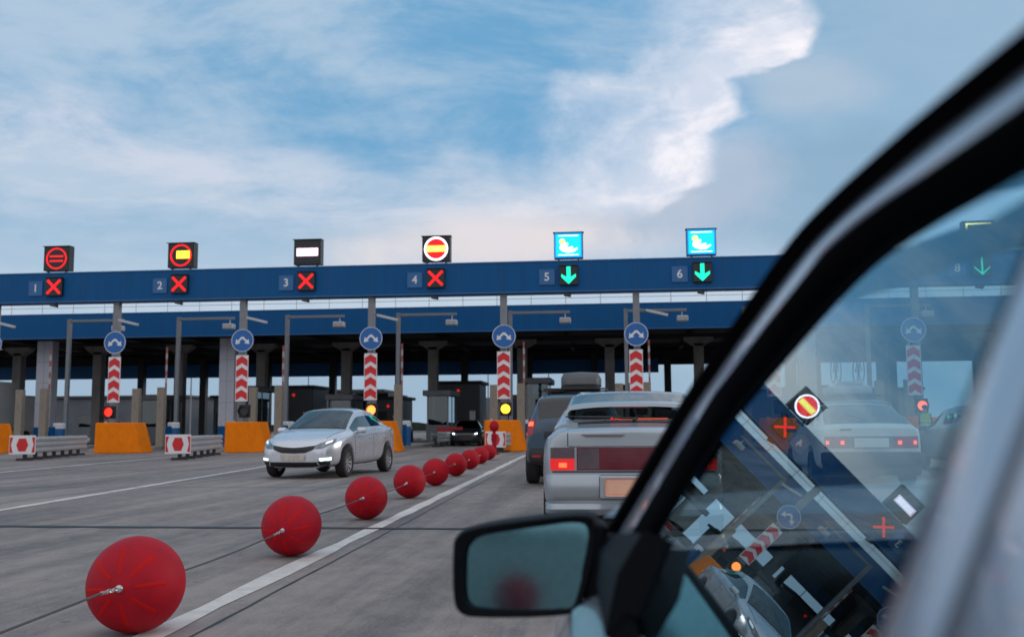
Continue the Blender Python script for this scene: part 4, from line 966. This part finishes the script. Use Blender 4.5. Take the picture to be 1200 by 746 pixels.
for x, a, h in ((-.98, .26, .10), (-.95, .33, .20), (-.80, .37, .30), (-.4, .40, .35), (.3, .40, .33), (.75, .34, .24), (.92, .22, .12), (.96, .1, .06)):
    rows.append([(x, -a, .09), (x, -a * 1.0, .09 + (h - .09) * .55 + .02), (x, -a * .86, h * .97 + .01), (x, 0, h + .02), (x, a * .86, h * .97 + .01), (x, a, .09 + (h - .09) * .55 + .02), (x, a, .09)])
k.grid(rows); k.add(rows[0], [list(range(7))]); k.add(rows[-1], [list(range(7))[::-1]]); k.obj('lid', mat('roof_box_grey', (.085, .088, .092), .5), rb, smooth=50)
k = MB(); k.rbox(-.97, .94, -.37, .37, 0, .09, .03); k.obj('base', m_black, rb)

# boxy white hatchback seen through the window
BX = dict(LB); BX.update(top=[(-2.06, .97), (-2.0, 1.0), (-1.95, 1.02), (-1.88, 1.04), (-1.3, 1.27), (-1.0, 1.375), (-.82, 1.40), (0, 1.41), (.35, 1.375), (1.0, .97), (1.5, .90), (1.95, .80), (2.09, .66)],
    rw=(-1.88, -.95), beltw=.965)
m_wpaint = paint_mat('white_car_paint', (.70, .72, .72), 0.0, .35)
def boxy():
    r = empty('white_hatchback'); tag(r, 'boxy white hatchback seen from behind through the car window', 'car'); bv = car_shell(BX, m_wpaint, r, m_cglass)
    for x in (1.30, -1.20):
        for y in (.745, -.745): wheel(r, x, y, .29, m_rimd, spokes=8)
    seats(r)
    k = MB(); patch(k, bv, [(-.66, .83), (.66, .83)], [(-.66, .64), (.66, .64)], 'x', -1, .006, 16, 4, m_rimd); k.obj('rear_panel', None, r)
    for s_ in (1, -1):
        h = MB(); patch(h, bv, [(s_ * .36, .83), (s_ * .73, .83)], [(s_ * .36, .64), (s_ * .73, .64)], 'x', -1, .012, 8, 5, m_tail); hh = h.obj('tail_light', None, r)
        for y_ in ((.42, .48), (.66, .71)):
            h = MB(); patch(h, bv, [(s_ * y_[0], .76), (s_ * y_[1], .76)], [(s_ * y_[0], .70), (s_ * y_[1], .70)], 'x', -1, .018, 4, 4, m_tailhot); h.obj('bulb', None, hh)
            if s_ > 0 and y_[0] < .5: continue
        mirror(r, .66, s_ * .80, .95, m_trim)
    k = MB(); k.rbox(-2.13, -2.09, -.27, .27, .65, .80, .01); k.obj('number_plate', m_white, r)
    k = MB(); k.rbox(-2.19, -2.03, -.80, .80, .36, .58, .04); k.obj('bumper', m_trim, r, smooth=40)
    k = MB(); k.rbox(-2.10, -1.9, -.76, .76, .2, .38, .03); k.obj('valance', m_under, r)
    k = MB(); k.tube([(-1.86, 0, 1.08), (-1.55, .32, 1.20)], .010, n=5); k.obj('wiper', m_trim, r)
    k = MB(); patch(k, bv, [(.3, .95), (.48, .95)], [(.3, .925), (.48, .925)], 'x', -1, .006, 4, 2, m_trim); k.obj('badge', None, r)
    return r
wb = boxy(); wb.location = (4.20, 17.4 + 2.06, 0); wb.rotation_euler.z = heading(-1.5); wb.scale = (1.03, 1.03, 1.03)

m_gsil = paint_mat('grey_silver_paint', (.30, .33, .35), .5, .35)
s2 = suv('silver_suv', 'silver car with luggage tied on its roof, ahead of the white hatchback', m_gsil, False); s2.location = (5.6, 26, 0); s2.rotation_euler.z = heading(0)
for x in (-1.1, .05): k = MB(); k.rbox(x - .03, x + .03, -.62, .62, 1.745, 1.775, .008); k.obj('roof_bar', m_trim, s2)
lg = empty('luggage_bundle', (5.6, 25.6, 1.775), heading(0), label='pale bundle of luggage under a folded frame on a car roof', cat='luggage')
k = MB(); k.rbox(-.7, .6, -.45, .5, 0, .22, .08, seg=3); k.rbox(-.5, .4, -.3, .2, .2, .34, .06, seg=3); k.obj('bag', mat('luggage_cloth', (.42, .44, .46), .9, bump=.5), lg, smooth=60)
for y in (-.3, .25):
    for x in (-.3, .35):
        pp = [(x + .28 * math.cos(a * math.pi / 8), y, .60 + .28 * math.sin(a * math.pi / 8)) for a in range(17)]; k = MB(); k.tube(pp, .014, n=5, cap=False); k.obj('hoop', m_black, lg)
    k = MB(); k.tube([(-.3, y, .6), (0, y, .95), (.35, y, .6), (-.3, y, .6)], .014, n=5); k.obj('frame', m_black, lg)

def far_sedan(name, label, paint, x, y, rz, front_lit=False, tail=True):
    r = empty(name); tag(r, label, 'car'); bv = car_shell(SED, paint, r, m_dglass)
    for a in (1.33, -1.24):
        for b in (.76, -.76): wheel(r, a, b, .31, m_rimd, spokes=6)
    for s_ in (1, -1):
        h = MB(); patch(h, bv, [(s_ * .45, .665), (s_ * .74, .78)], [(s_ * .45, .60), (s_ * .75, .68)], 'x', 1, .010, 8, 5, m_headl); hh = h.obj('headlight', None, r)
        if front_lit: h = MB(); patch(h, bv, [(s_ * .56, .70), (s_ * .68, .73)], [(s_ * .56, .63), (s_ * .68, .66)], 'x', 1, .02, 4, 4, m_drl); h.obj('bulb', None, hh)
        mirror(r, .72, s_ * .82, .96, paint)
    basic_lights(r, bv, SED, lit=tail, zt=.95, zb=.80, yi=.42, yo=.66)
    k = MB(); patch(k, bv, [(-.42, .63), (.42, .63)], [(-.4, .53), (.4, .53)], 'x', 1, .006, 12, 4, m_trim); k.obj('grille', None, r)
    k = MB(); k.rbox(-2.2, -2.17, -.26, .26, .60, .71, .004); k.obj('number_plate', m_plate2, r)
    r.location = (x, y, 0); r.rotation_euler.z = rz; return r
far_sedan('grey_sedan', 'grey car beyond the person in a hi-vis vest, far right through the window', m_gsil, 7.9, 23.6, heading(0), tail=False)
m_blk = paint_mat('black_car_paint', (.012, .013, .016), .2, .3)
far_sedan('black_sedan', 'small dark car with a bright headlight under the canopy in lane 4', m_blk, -8.75, 57, heading(183), front_lit=True)
far_sedan('dark_far_sedan', 'tiny dark oncoming car with lit lamps under the canopy in lane 3', m_blk, -14.2, 62, heading(180), front_lit=True)

# ---- box truck at the far left
r = empty('box_truck', (-39.3, 51.5, 0), label='grey box truck at the far left edge under the gantry', cat='truck')
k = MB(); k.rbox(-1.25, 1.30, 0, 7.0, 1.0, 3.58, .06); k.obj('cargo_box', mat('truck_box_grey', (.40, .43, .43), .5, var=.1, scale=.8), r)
k = MB(); k.rbox(-1.15, 1.15, 7.2, 9.1, .7, 2.9, .12); cb = k.obj('cab', m_wpaint, r)
k = MB(); k.rbox(-1.0, 1.0, 9.09, 9.12, 1.7, 2.6, .01); k.obj('windshield', m_dglass, cb)
k = MB(); k.box(-.5, .5, .1, 8.8, .72, .98); k.box(-1.2, 1.2, -.05, .05, .45, .65); k.obj('chassis', m_dark, r)
for x in (-1.0, 1.0):
    for y in (1.6, 2.7, 8.1):
        w_ = empty('wheel', (x, y, .48)); w_.parent = r
        MX = Matrix.Rotation(rad(90), 4, 'Y'); k = MB(); k.lathe([(.26, -.15), (.44, -.15), (.48, -.1), (.48, .1), (.44, .15), (.26, .15)], n=24, mx=MX, closed=True); k.obj('tyre', m_tyre, w_, smooth=40)
        k = MB(); k.lathe([(.26, -.12), (.26, .12), (.10, .05), (.02, .05)], n=20, mx=MX); k.obj('rim', m_rimd, w_, smooth=40)
for x in (-1.0, 1.0): k = MB(); k.rbox(x - .12, x + .12, -.08, -.05, .75, .9, .01); k.obj('tail_light', m_tail, r)

truck0 = r; r.scale = (1.12, 1.12, 1.12)
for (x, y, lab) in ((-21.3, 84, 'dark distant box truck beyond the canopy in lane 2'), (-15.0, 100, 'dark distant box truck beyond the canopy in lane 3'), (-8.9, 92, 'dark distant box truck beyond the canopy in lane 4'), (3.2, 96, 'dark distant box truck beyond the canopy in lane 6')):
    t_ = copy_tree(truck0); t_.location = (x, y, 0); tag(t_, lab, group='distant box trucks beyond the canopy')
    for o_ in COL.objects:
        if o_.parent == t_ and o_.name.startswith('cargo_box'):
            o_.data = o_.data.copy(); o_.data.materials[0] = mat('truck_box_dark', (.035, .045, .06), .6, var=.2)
# ------------------------------------------------------------------ the car the picture is taken from
TL, YW = rad(23.6), rad(2.8)
NN = Vector((-math.cos(TL) * math.cos(YW), -math.cos(TL) * math.sin(YW), math.sin(TL)))   # outward normal of the side glass
HD = Vector((-math.sin(YW), math.cos(YW), 0)); UP = HD.cross(NN).normalized()
if UP.z < 0: UP = -UP
RT = Vector((math.cos(YW), math.sin(YW), 0)); ZZ = Vector((0, 0, 1)); DG = .12
def P(a, u, o=0.0): return EYE + HD * a + UP * u + NN * (o - DG)
def Q(a, r_, z): return EYE + HD * a + RT * r_ + ZZ * z
m_own = paint_mat('own_car_silver', (.40, .46, .53), .6, .26)
m_rubber = mat('rubber_seal', (.003, .003, .004), .95, var=.2, scale=20, spec=.03)
m_wind = glass_mat('own_window_glass', (.74, .93, .96), gtint=(.60, .80, .87))
m_wind2 = glass_mat('own_windscreen_glass', (.90, .97, .97))
m_plast = mat('black_plastic', (.003, .004, .007), .6, var=.25, scale=30, bump=.15, bscale=200, spec=.12)
own = empty('camera_car', (0, 0, 0), label='silver car in the right foreground with its window, pillar and black side mirror', cat='car')
OUT = [(1.36, -.160), (1.30, -.115), (1.234, -.076), (1.111, -.003), (1.004, .065), (.846, .133), (.767, .168), (.718, .182), (.664, .191), (.585, .194), (.455, .194), (.347, .191), (.249, .189), (-.10, .189), (-.62, .182)]
SO = [(1.38, -.160), (1.32, -.105), (1.277, -.074), (1.154, .002), (1.02, .074), (.837, .137), (.705, .181), (.648, .187), (.586, .191), (.489, .193), (.374, .190), (.268, .187), (.20, .187), (-.10, .187), (-.60, .180)]
SI = [(1.22, -.160), (1.16, -.105), (1.096, -.057), (1.013, .006), (.922, .072), (.768, .130), (.656, .168), (.599, .1735), (.54, .175), (.473, .174), (.365, .174), (.264, .173), (.20, .173), (-.10, .173), (-.59, .166)]
GL = [(1.10, -.160), (1.04, -.10), (.97, -.04), (.919, .012), (.824, .078), (.713, .128), (.644, .151), (.591, .160), (.531, .164), (.468, .165), (.376, .161), (.271, .158), (.20, .158), (-.10, .158), (-.57, .150)]
def dense(pl, n=70): return [(p.x, p.y) for p in resample(pl, n)]
def smooth_pl(pl, it=3):
    pts = dense(pl, 170)
    for _ in range(it): pts = [pts[0]] + [((a[0] + 2 * b[0] + c_[0]) / 4, (a[1] + 2 * b[1] + c_[1]) / 4) for a, b, c_ in zip(pts, pts[1:], pts[2:])] + [pts[-1]]
    return pts
gO, gSO, gSI, gGL = (smooth_pl(v, 3) for v in (OUT, SO, SI, GL))
gGL = [(a[0] + (b[0] - a[0]) * .60, a[1] + (b[1] - a[1]) * .60) for a, b in zip(gSI, gGL)]
# outer rain gutter: round black lip
def outward(o, d=None):
    s_ = sum((p.normal.dot(d or NN) * p.area for p in o.data.polygons))
    if s_ < 0: o.data.flip_normals()
    return o
def band(name, secs, m, parent=own, smooth=60):
    """secs: list of (polyline, offset)"""
    rows = [[P(a, u, o) for (a, u) in pl] for pl, o in secs]; k = MB(); k.grid(rows); return outward(k.obj(name, m, parent, smooth=smooth))
def between(A, B, t): return [(a[0] + (b[0] - a[0]) * t, a[1] + (b[1] - a[1]) * t) for a, b in zip(A, B)]
band('gutter', [(gSO, .0155), (between(gSO, gO, .15), .021), (between(gSO, gO, .55), .029), (gO, .027), (between(gSO, gO, 1.05), .012), (between(gSO, gO, 1.02), -.01)], m_rubber)
band('door_frame', [(gSO, .0150), (between(gSO, gSI, .10), .0165), (between(gSO, gSI, .45), .0172), (between(gSO, gSI, .85), .0155), (gSI, .0138)], m_own)
band('window_seal', [(gSI, .0140), (between(gSI, gGL, .12), .0142), (between(gSI, gGL, .5), .0110), (between(gSI, gGL, .9), .0065), (gGL, .002), (gGL, -.012)], m_rubber)
BELT = -.150; BP0 = .322; BP1 = .276     # belt line, B-pillar front edge and door gap
top_g = [q for q in gGL if q[0] > BP0 - .03]
# glass as a true pane with a hair of curvature
k = MB(); lo, hi = [], []
n_ = 40; rows = []
gx = [BP0 - .02 + (1.09 - BP0) * i / n_ for i in range(n_ + 1)]
def topu(a):
    best = None
    for (a0, u0), (a1, u1) in zip(gGL, gGL[1:]):
        if min(a0, a1) <= a <= max(a0, a1): t = (a - a0) / (a1 - a0 + 1e-12); return u0 + (u1 - u0) * t
    return -.16
for j in range(9):
    row = []
    for a in gx:
        tu = topu(a) + .004; u = BELT - .01 + (max(tu, BELT - .005) - BELT + .01) * j / 8
        row.append(P(a, u, .0015 - .30 * (u - .02) ** 2 * .22))
    rows.append(row)
k.grid(rows); wg = k.obj('window_glass', m_wind, own, smooth=60)
# B-pillar: silver door frame, gap, rear door frame, rear glass
def vband(name, a0, a1, o0, o1, m, u0=BELT - .02, u1=.176, n=12, bulge=.002):
    rows = []
    for i in range(n + 1):
        u = u0 + (u1 - u0) * i / n
        rows.append([P(a0, u, o0 - .012), P(a0, u, o0), P(a0 + (a1 - a0) * .3, u, (o0 + o1) / 2 + bulge), P(a0 + (a1 - a0) * .7, u, (o0 + o1) / 2 + bulge), P(a1, u, o1), P(a1, u, o1 - .012)])
    k = MB(); k.grid(rows); return outward(k.obj(name, m, own, smooth=60))
vband('window_seal', BP0 + .012, BP0 - .001, .004, .006, m_rubber)
vband('door_frame', BP0, BP1 + .003, .008, .009, m_own)
vband('door_gap', BP1 + .004, BP1 - .007, -.004, -.004, m_rubber, bulge=-.004)
vband('rear_door_frame', BP1 - .007, BP1 - .075, .009, .008, m_own)
vband('window_seal', BP1 - .075, BP1 - .09, .006, .003, m_rubber)
k = MB(); k.grid([[P(a, BELT - .01 + (.158 - BELT) * j / 4, .001) for a in (-.58, -.3, 0, BP1 - .08)] for j in range(5)]); k.obj('rear_window_glass', m_wind, own, smooth=60)
# belt strip and door skin
k = MB(); rows = []
for a in [1.12 - .05 * i for i in range(36)]:
    rows.append([P(a, BELT + .016, .003), P(a, BELT + .014, .010), P(a, BELT, .014), P(a, BELT - .014, .014), P(a, BELT - .02, .006)])
k.grid(rows); k.obj('belt_strip', m_rubber, own, smooth=50)
def skin(name, a0, a1, m=m_own, n=14):
    k = MB(); rows = []
    base = P(0, BELT - .017, 0); r0 = (base - EYE).dot(RT); z0 = (base - EYE).z
    for i in range(n + 1):
        a = a0 + (a1 - a0) * i / n; dz = -max(0, a - 1.25) * .13; dr = max(0, a - 1.9) ** 2 * .10
        prof = [(.004, -.001), (-.020, -.004), (-.045, -.020), (-.066, -.060), (-.080, -.13), (-.088, -.22), (-.083, -.32), (-.086, -.42), (-.070, -.55), (-.04, -.72)]
        rows.append([Q(a, r0 + p[0] + dr, z0 + p[1] + dz * (1 if j < 4 else .5)) for j, p in enumerate(prof)])
    k.grid(rows); return outward(k.obj(name, m, own, smooth=50))
skin('door_panel', 1.24, BP1 + .003); skin('rear_door', BP1 - .006, -.66); skin('fender', 2.75, 1.246)
# black sail panel that carries the mirror
k = MB(); rows = []
for a, top in ((1.285, -.112), (1.22, -.098), (1.15, -.090), (1.05, -.078), (.985, -.070), (.93, -.066)):
    rows.append([P(a, BELT - .012, .020), P(a, (BELT + top) / 2, .030), P(a, top, .024), P(a, top + .004, .004)])
k.grid(rows); k.grid([[P(.93, BELT - .012, .020), P(.93, -.105, .030), P(.93, -.060, .024)], [P(.925, BELT - .012, -.005), P(.925, -.105, -.005), P(.925, -.060, -.005)]])
k.obj('sail_panel', m_plast, own, smooth=40)
# side mirror
sm = empty('side_mirror', EYE + Vector((-.12, 1.28, -.17))); sm.parent = own
HO = [(-.0899, .0314), (-.0734, .0422), (.0011, .0532), (.077, .0609), (.0865, .0493), (.0800, -.0014), (.0640, -.0518), (.0510, -.0634), (-.0648, -.067), (-.0856, -.0621), (-.0932, -.0453), (-.0932, .0186)]
GO = [(-.0752, .0198), (-.0632, .0316), (.002, .0414), (.0643, .0502), (.0738, .0397), (.0714, .0208), (.0567, -.0418), (.0481, -.0533), (-.0634, -.0548), (-.0753, -.0476), (-.0785, -.0329), (-.0785, .0092)]
def chaikin(p, it=2):
    for _ in range(it):
        q = []
        for (x0, z0), (x1, z1) in zip(p, p[1:] + p[:1]): q += [(x0 * .75 + x1 * .25, z0 * .75 + z1 * .25), (x0 * .25 + x1 * .75, z0 * .25 + z1 * .75)]
        p = q
    return p
HO, GO = chaikin(HO), chaikin([(x * 1.05, z * 1.05) for x, z in GO])
k = MB(); n_ = len(HO); rings = []
for sc, y, src in ((1, 0.004, GO), (1.0, -.012, GO), (1.0, -.014, HO), (1.03, -.006, HO), (1.05, .02, HO), (1.0, .07, HO), (.82, .10, HO), (.45, .118, HO)):
    rings.append([(x * sc, y, z * sc) for x, z in src])
for q in range(len(rings) - 1):
    k.add(rings[q] + rings[q + 1], [(i, (i + 1) % n_, (i + 1) % n_ + n_, i + n_) for i in range(n_)])
k.add(rings[-1], [list(range(n_))]); k.obj('housing', m_plast, sm, smooth=50)
m_mir = bpy.data.materials.new('mirror_coating'); m_mir.use_nodes = True
_t = m_mir.node_tree; _b = _t.nodes['Principled BSDF']; _b.inputs['Metallic'].default_value = 1; _b.inputs['Roughness'].default_value = .09
_n = N(_t, 'ShaderNodeTexNoise'); _n.inputs['Scale'].default_value = 14; _n.inputs['Detail'].default_value = 8
_r = N(_t, 'ShaderNodeValToRGB'); _r.color_ramp.elements[0].color = (.11, .28, .34, 1); _r.color_ramp.elements[1].color = (.20, .41, .48, 1); _t.links.new(_n.outputs[0], _r.inputs[0]); _t.links.new(_r.outputs[0], _b.inputs['Base Color'])
MNX, MNZ = -.150, .082
k = MB(); k.add([(x * 1.02, -.002 + MNX * x * .35 + MNZ * z * .35, z * 1.02) for x, z in GO], [list(range(n_))]); mg = k.obj('mirror_glass', m_mir, sm)
# the pane is curved a little, so give it a domed normal by real geometry: subdivided shallow dome
bm_ = bmesh.new(); bm_.from_mesh(mg.data); 
c0 = Vector((0, 0, 0)); f0 = bm_.faces[:][0]; vs_ = [v.co.copy() for v in f0.verts]; bm_.free()
rows = []
for j in range(9):
    s_ = j / 8
    rows.append([(p.x * s_, -.0065 + (MNX * p.x + MNZ * p.z) * .55 * s_ + .05 * (p.x ** 2 + p.z ** 2) * s_ * s_ * 2, p.z * s_) for p in vs_ + [vs_[0]]])
k = MB(); k.grid(rows); old = mg.data; o2 = k.obj('tmp', m_mir, None, smooth=80); mg.data = o2.data; bpy.data.objects.remove(o2)
# mounting foot between the mirror and the sail panel
k = MB(); 
k.rbox(.070, .100, -.01, .06, -.066, .050, .012); k.rbox(.096, .128, -.03, .05, -.064, .040, .012); k.rbox(.122, .165, -.08, .03, -.075, .046, .014)
k.obj('foot', m_plast, sm, smooth=40)
# rest of the body: roof, windscreen, bonnet, far side, cabin
def obox(name, a0, a1, r0, r1, z0, z1, m, bev=.01, parent=own):
    mx = Matrix.Translation(EYE) @ Matrix.Rotation(YW, 4, 'Z'); k = MB(); k.rbox(r0, r1, a0, a1, z0, z1, bev, mx=mx); return k.obj(name, m, parent, smooth=40)
e0 = P(0, .189, 0) - EYE; RR, RZ = e0.dot(RT), e0.z        # roof edge
def crown(t): return .082 * max(0, math.sin(math.pi * t)) ** .7
W_ = 1.12                                                   # cabin width at roof
k = MB(); rows = []
for a, dz in ((.66, -.004), (.45, .008), (.2, .014), (-.3, .014), (-.9, 0), (-1.2, -.03)):
    rows.append([Q(a, RR - .006 + W_ * t, RZ - .004 + dz + crown(t)) for t in [i / 12 for i in range(13)]])
k.grid(rows); outward(k.obj('roof', m_own, own, smooth=60), ZZ)
k = MB(); rows = []
for a, dz in ((.74, -.012), (.45, -.0), (-.3, .004), (-1.2, -.03)):
    rows.append([Q(a, RR + .02 + (W_ - .04) * t, RZ - .024 + dz + crown(t)) for t in [i / 12 for i in range(13)]])
k.grid(rows); k.obj('headliner', mat('headliner_dark', (.05, .055, .06), .95), own)
k = MB(); rows = []
for a, dz in ((.66, -.022), (.70, -.036), (.76, -.036), (.79, -.022), (.77, -.008)): rows.append([Q(a, RR + .02 + (W_ - .04) * t, RZ + dz + crown(t)) for t in [i / 12 for i in range(13)]])
k.grid(rows); k.obj('header', m_rubber, own, smooth=60)
# windscreen
wa, wz = 1.40, -.125
bl, br = RR - .19, RR + W_ + .19
k = MB(); rows = []
for j in range(7):
    t = j / 6; rows.append([Q(wa + (.74 - wa) * t + .10 * math.sin(math.pi * i / 10) * (1 - t * .5), bl + .045 + (RR + .05 - bl - .045) * t + (br - bl - .09 + (W_ - .1 - (br - bl - .09)) * t) * i / 10, wz + (RZ - .02 + crown(i / 10) - wz) * t) for i in range(11)])
k.grid(rows); k.obj('windscreen', m_wind2, own, smooth=70)
for nm_, rr0, rr1 in (('far_pillar', br - .02, RR + W_ - .01),):
    k = MB(); k.tube([Q(wa, rr0, wz), Q((wa + .74) / 2, (rr0 + rr1) / 2, (wz + RZ) / 2 - .01), Q(.74, rr1, RZ - .02)], .035, n=8); k.obj('pillar', m_own, own, smooth=60)
# dashboard and bonnet
mxo = Matrix.Translation(EYE) @ Matrix.Rotation(YW, 4, 'Z')
k = MB(); rows = []
for a, z in ((.92, -.42), (.90, -.24), (.95, -.200), (1.10, -.185), (1.30, -.18), (1.45, -.175)): rows.append([mxo @ Vector((bl + .07 + (br - bl - .14) * i / 6, a, z)) for i in range(7)])
k.grid(rows); k.obj('dashboard', m_plast, own, smooth=60)
k = MB(); k.rbox(.22, .62, .93, 1.16, -.20, -.135, .03, mx=mxo, seg=3); k.obj('instrument_hood', m_plast, own, smooth=60)
k = MB(); rows = []
for a, z in ((1.46, -.185), (1.8, -.215), (2.2, -.25), (2.6, -.31), (2.9, -.40), (3.0, -.55)): rows.append([mxo @ Vector((bl + .03 + (br - bl - .06) * i / 10, a, z + .03 * math.sin(math.pi * i / 10))) for i in range(11)])
k.grid(rows); outward(k.obj('bonnet', m_own, own, smooth=60), ZZ)
# steering wheel
cw = Q(.80, .38, -.235); ax = (HD * -.9 + ZZ * .43).normalized(); e1 = RT; e2 = ax.cross(e1).normalized()
pp = [cw + (e1 * math.cos(t * math.pi / 24) + e2 * math.sin(t * math.pi / 24)) * .165 for t in range(49)]
k = MB(); k.tube(pp, .013, n=10, cap=False); k.tube([cw + e1 * .16, cw - ax * .02, cw - e1 * .16], .014, n=8); k.tube([cw, cw + e2 * .16 * (-1 if e2.z > 0 else 1)], .014, n=8); k.lathe([(.05, -.02), (.05, .02), (.03, .03)], n=20, mx=Matrix.Translation(cw) @ ax.to_track_quat('Z', 'Y').to_matrix().to_4x4()); k.obj('steering_wheel', m_plast, own, smooth=60)
for r_ in (.36, .88):
    obox('seat', -.25, .22, r_ - .2, r_ + .2, -.50, -.36, m_seat, .04); obox('seat', -.34, -.22, r_ - .2, r_ + .2, -.40, .03, m_seat, .04)
obox('floor', -1.1, 1.5, bl + .10, br - .10, -.82, -.78, m_rubber)
obox('door_trim', BP1, 1.2, bl + .26, bl + .29, -.55, -.165, m_plast)
k = MB(); k.grid([[Q(a, br - .02 + d, z) for a in (2.9, 1.3, 0, -1.2)] for d, z in ((-.05, -.80), (.02, -.6), (.02, -.3), (0, -.15))]); outward(k.obj('far_side', m_own, own), RT)
for a_ in (2.2, -.85):
    for r_ in (bl + .05, br - .12):
        w_ = empty('wheel', Q(a_, r_, 0) * 1.0); w_.location.z = .27; w_.parent = own
        MXw = Matrix.Rotation(YW, 4, 'Z') @ Matrix.Rotation(rad(90), 4, 'Y'); k = MB(); k.lathe([(.17, -.08), (.25, -.08), (.27, -.05), (.27, .05), (.25, .08), (.17, .08)], n=24, mx=MXw, closed=True); k.obj('tyre', m_tyre, w_, smooth=40)
        k = MB(); k.lathe([(.17, -.06), (.17, .06), (.05, .05), (.01, .05)], n=20, mx=MXw); k.obj('rim', m_rimd, w_, smooth=40)

# ------------------------------------------------------------------ person in a hi-vis vest
def person(x, y, rz):
    r = empty('person', (x, y, 0), rz, label='person in a yellow green hi-vis vest standing by the orange block, seen through the window', cat='person')
    V = [(0, 0, .95), (0, 0, 1.15), (0, 0, 1.38), (0, 0, 1.50), (0, .01, 1.60), (0, .015, 1.70),
         (.17, 0, 1.40), (.22, .02, 1.13), (.20, .10, .90), (-.17, 0, 1.40), (-.23, .0, 1.13), (-.22, .06, .90),
         (.10, 0, .88), (.11, .02, .50), (.12, -.02, .09), (.13, .14, .04), (-.10, 0, .88), (-.12, .0, .50), (-.14, -.03, .09), (-.15, .13, .04)]
    E_ = [(0, 1), (1, 2), (2, 3), (3, 4), (4, 5), (2, 6), (6, 7), (7, 8), (2, 9), (9, 10), (10, 11), (0, 12), (12, 13), (13, 14), (14, 15), (0, 16), (16, 17), (17, 18), (18, 19)]
    Rr = [(.15, .11), (.14, .10), (.17, .11), (.06, .06), (.085, .10), (.075, .09), (.06, .06), (.045, .045), (.035, .035), (.06, .06), (.045, .045), (.035, .035), (.085, .085), (.06, .06), (.045, .05), (.04, .035), (.085, .085), (.06, .06), (.045, .05), (.04, .035)]
    me = bpy.data.meshes.new('b'); me.from_pydata(V, E_, []); o = bpy.data.objects.new('b', me); COL.objects.link(o)
    md = o.modifiers.new('k', 'SKIN'); ss = o.modifiers.new('s', 'SUBSURF'); ss.levels = 2; ss.render_levels = 2
    for i, v in enumerate(me.skin_vertices[0].data): v.radius = Rr[i]; v.use_root = (i == 0)
    dg = bpy.context.evaluated_depsgraph_get(); dg.update(); ev = bpy.data.meshes.new_from_object(o.evaluated_get(dg)); bpy.data.objects.remove(o)
    m_skin = mat('skin', (.45, .27, .20), .6, var=.05); m_cloth = mat('dark_clothes', (.02, .025, .04), .9); ev.materials.clear(); ev.materials.append(m_cloth); ev.materials.append(m_skin)
    for p in ev.polygons:
        c_ = p.center; p.use_smooth = True; p.material_index = 1 if c_.z > 1.49 or (c_.z < .93 and abs(c_.x) > .17) else 0
    body = bpy.data.objects.new('body', ev); COL.objects.link(body); body.parent = r
    # vest: shell round the trunk
    k = MB(); rows = []
    for z, a, b in ((.86, .20, .155), (1.0, .195, .15), (1.2, .19, .145), (1.36, .215, .14), (1.44, .17, .115), (1.47, .09, .08)):
        rows.append([(a * math.cos(t * math.pi / 12), b * math.sin(t * math.pi / 12), z) for t in range(25)])
    k.grid(rows); k.obj('vest', mat('hi_vis_yellow', (.28, .48, .05), .7, emit=None), r, smooth=60)
    k = MB()
    for z in (1.0, 1.16): k.grid([[(.205 * math.cos(t * math.pi / 12), .158 * math.sin(t * math.pi / 12), zz) for t in range(25)] for zz in (z, z + .05)])
    k.obj('reflective_band', mat('reflective_grey', (.6, .6, .58), .3), r, smooth=60)
    k = MB(); k.lathe([(.105, 0), (.112, .03), (.10, .09), (.05, .13), (.005, .135)], n=20, mx=Matrix.Translation((0, .01, 1.66)) @ Matrix.Scale(1.12, 4, (0, 1, 0))); k.lathe([(.07, 0), (.07, .012)], n=16, mx=Matrix.Translation((0, .11, 1.67))); k.obj('cap', mat('cap_navy', (.02, .03, .06), .8), r, smooth=60)
    k = MB(); k.prism([(-.014, .118, 1.585), (.014, .118, 1.585), (0, .105, 1.63)], (0, -.03, 0)); k.obj('nose', m_skin, r)
    k = MB()
    for s_ in (-.033, .033): k.lathe([(.002, -.008), (.010, 0), (.002, .008)], n=8, mx=Matrix.Translation((s_, .098, 1.637)))
    k.obj('eyes', m_black, r)
    for s_ in (-1, 1):
        bx_, by_, bz_ = s_ * .20 if s_ > 0 else -.22, (.10 if s_ > 0 else .06), .90; k = MB()
        k.rbox(bx_ - .018, bx_ + .018, by_ - .03, by_ + .03, bz_ - .09, bz_, .012)
        for q in range(4): k.tube([(bx_, by_ - .027 + q * .018, bz_ - .085), (bx_ - s_ * .006, by_ - .026 + q * .018, bz_ - .125), (bx_ - s_ * .018, by_ - .024 + q * .018, bz_ - (.150, .158, .154, .142)[3 - q])], [.009, .008, .006], n=6)
        k.tube([(bx_, by_ + .03, bz_ - .03), (bx_ - s_ * .01, by_ + .052, bz_ - .065), (bx_ - s_ * .015, by_ + .055, bz_ - .09)], [.010, .009, .007], n=6); k.obj('hand', m_skin, r, smooth=60)
    return r
person(11.62, 40.0, rad(165))
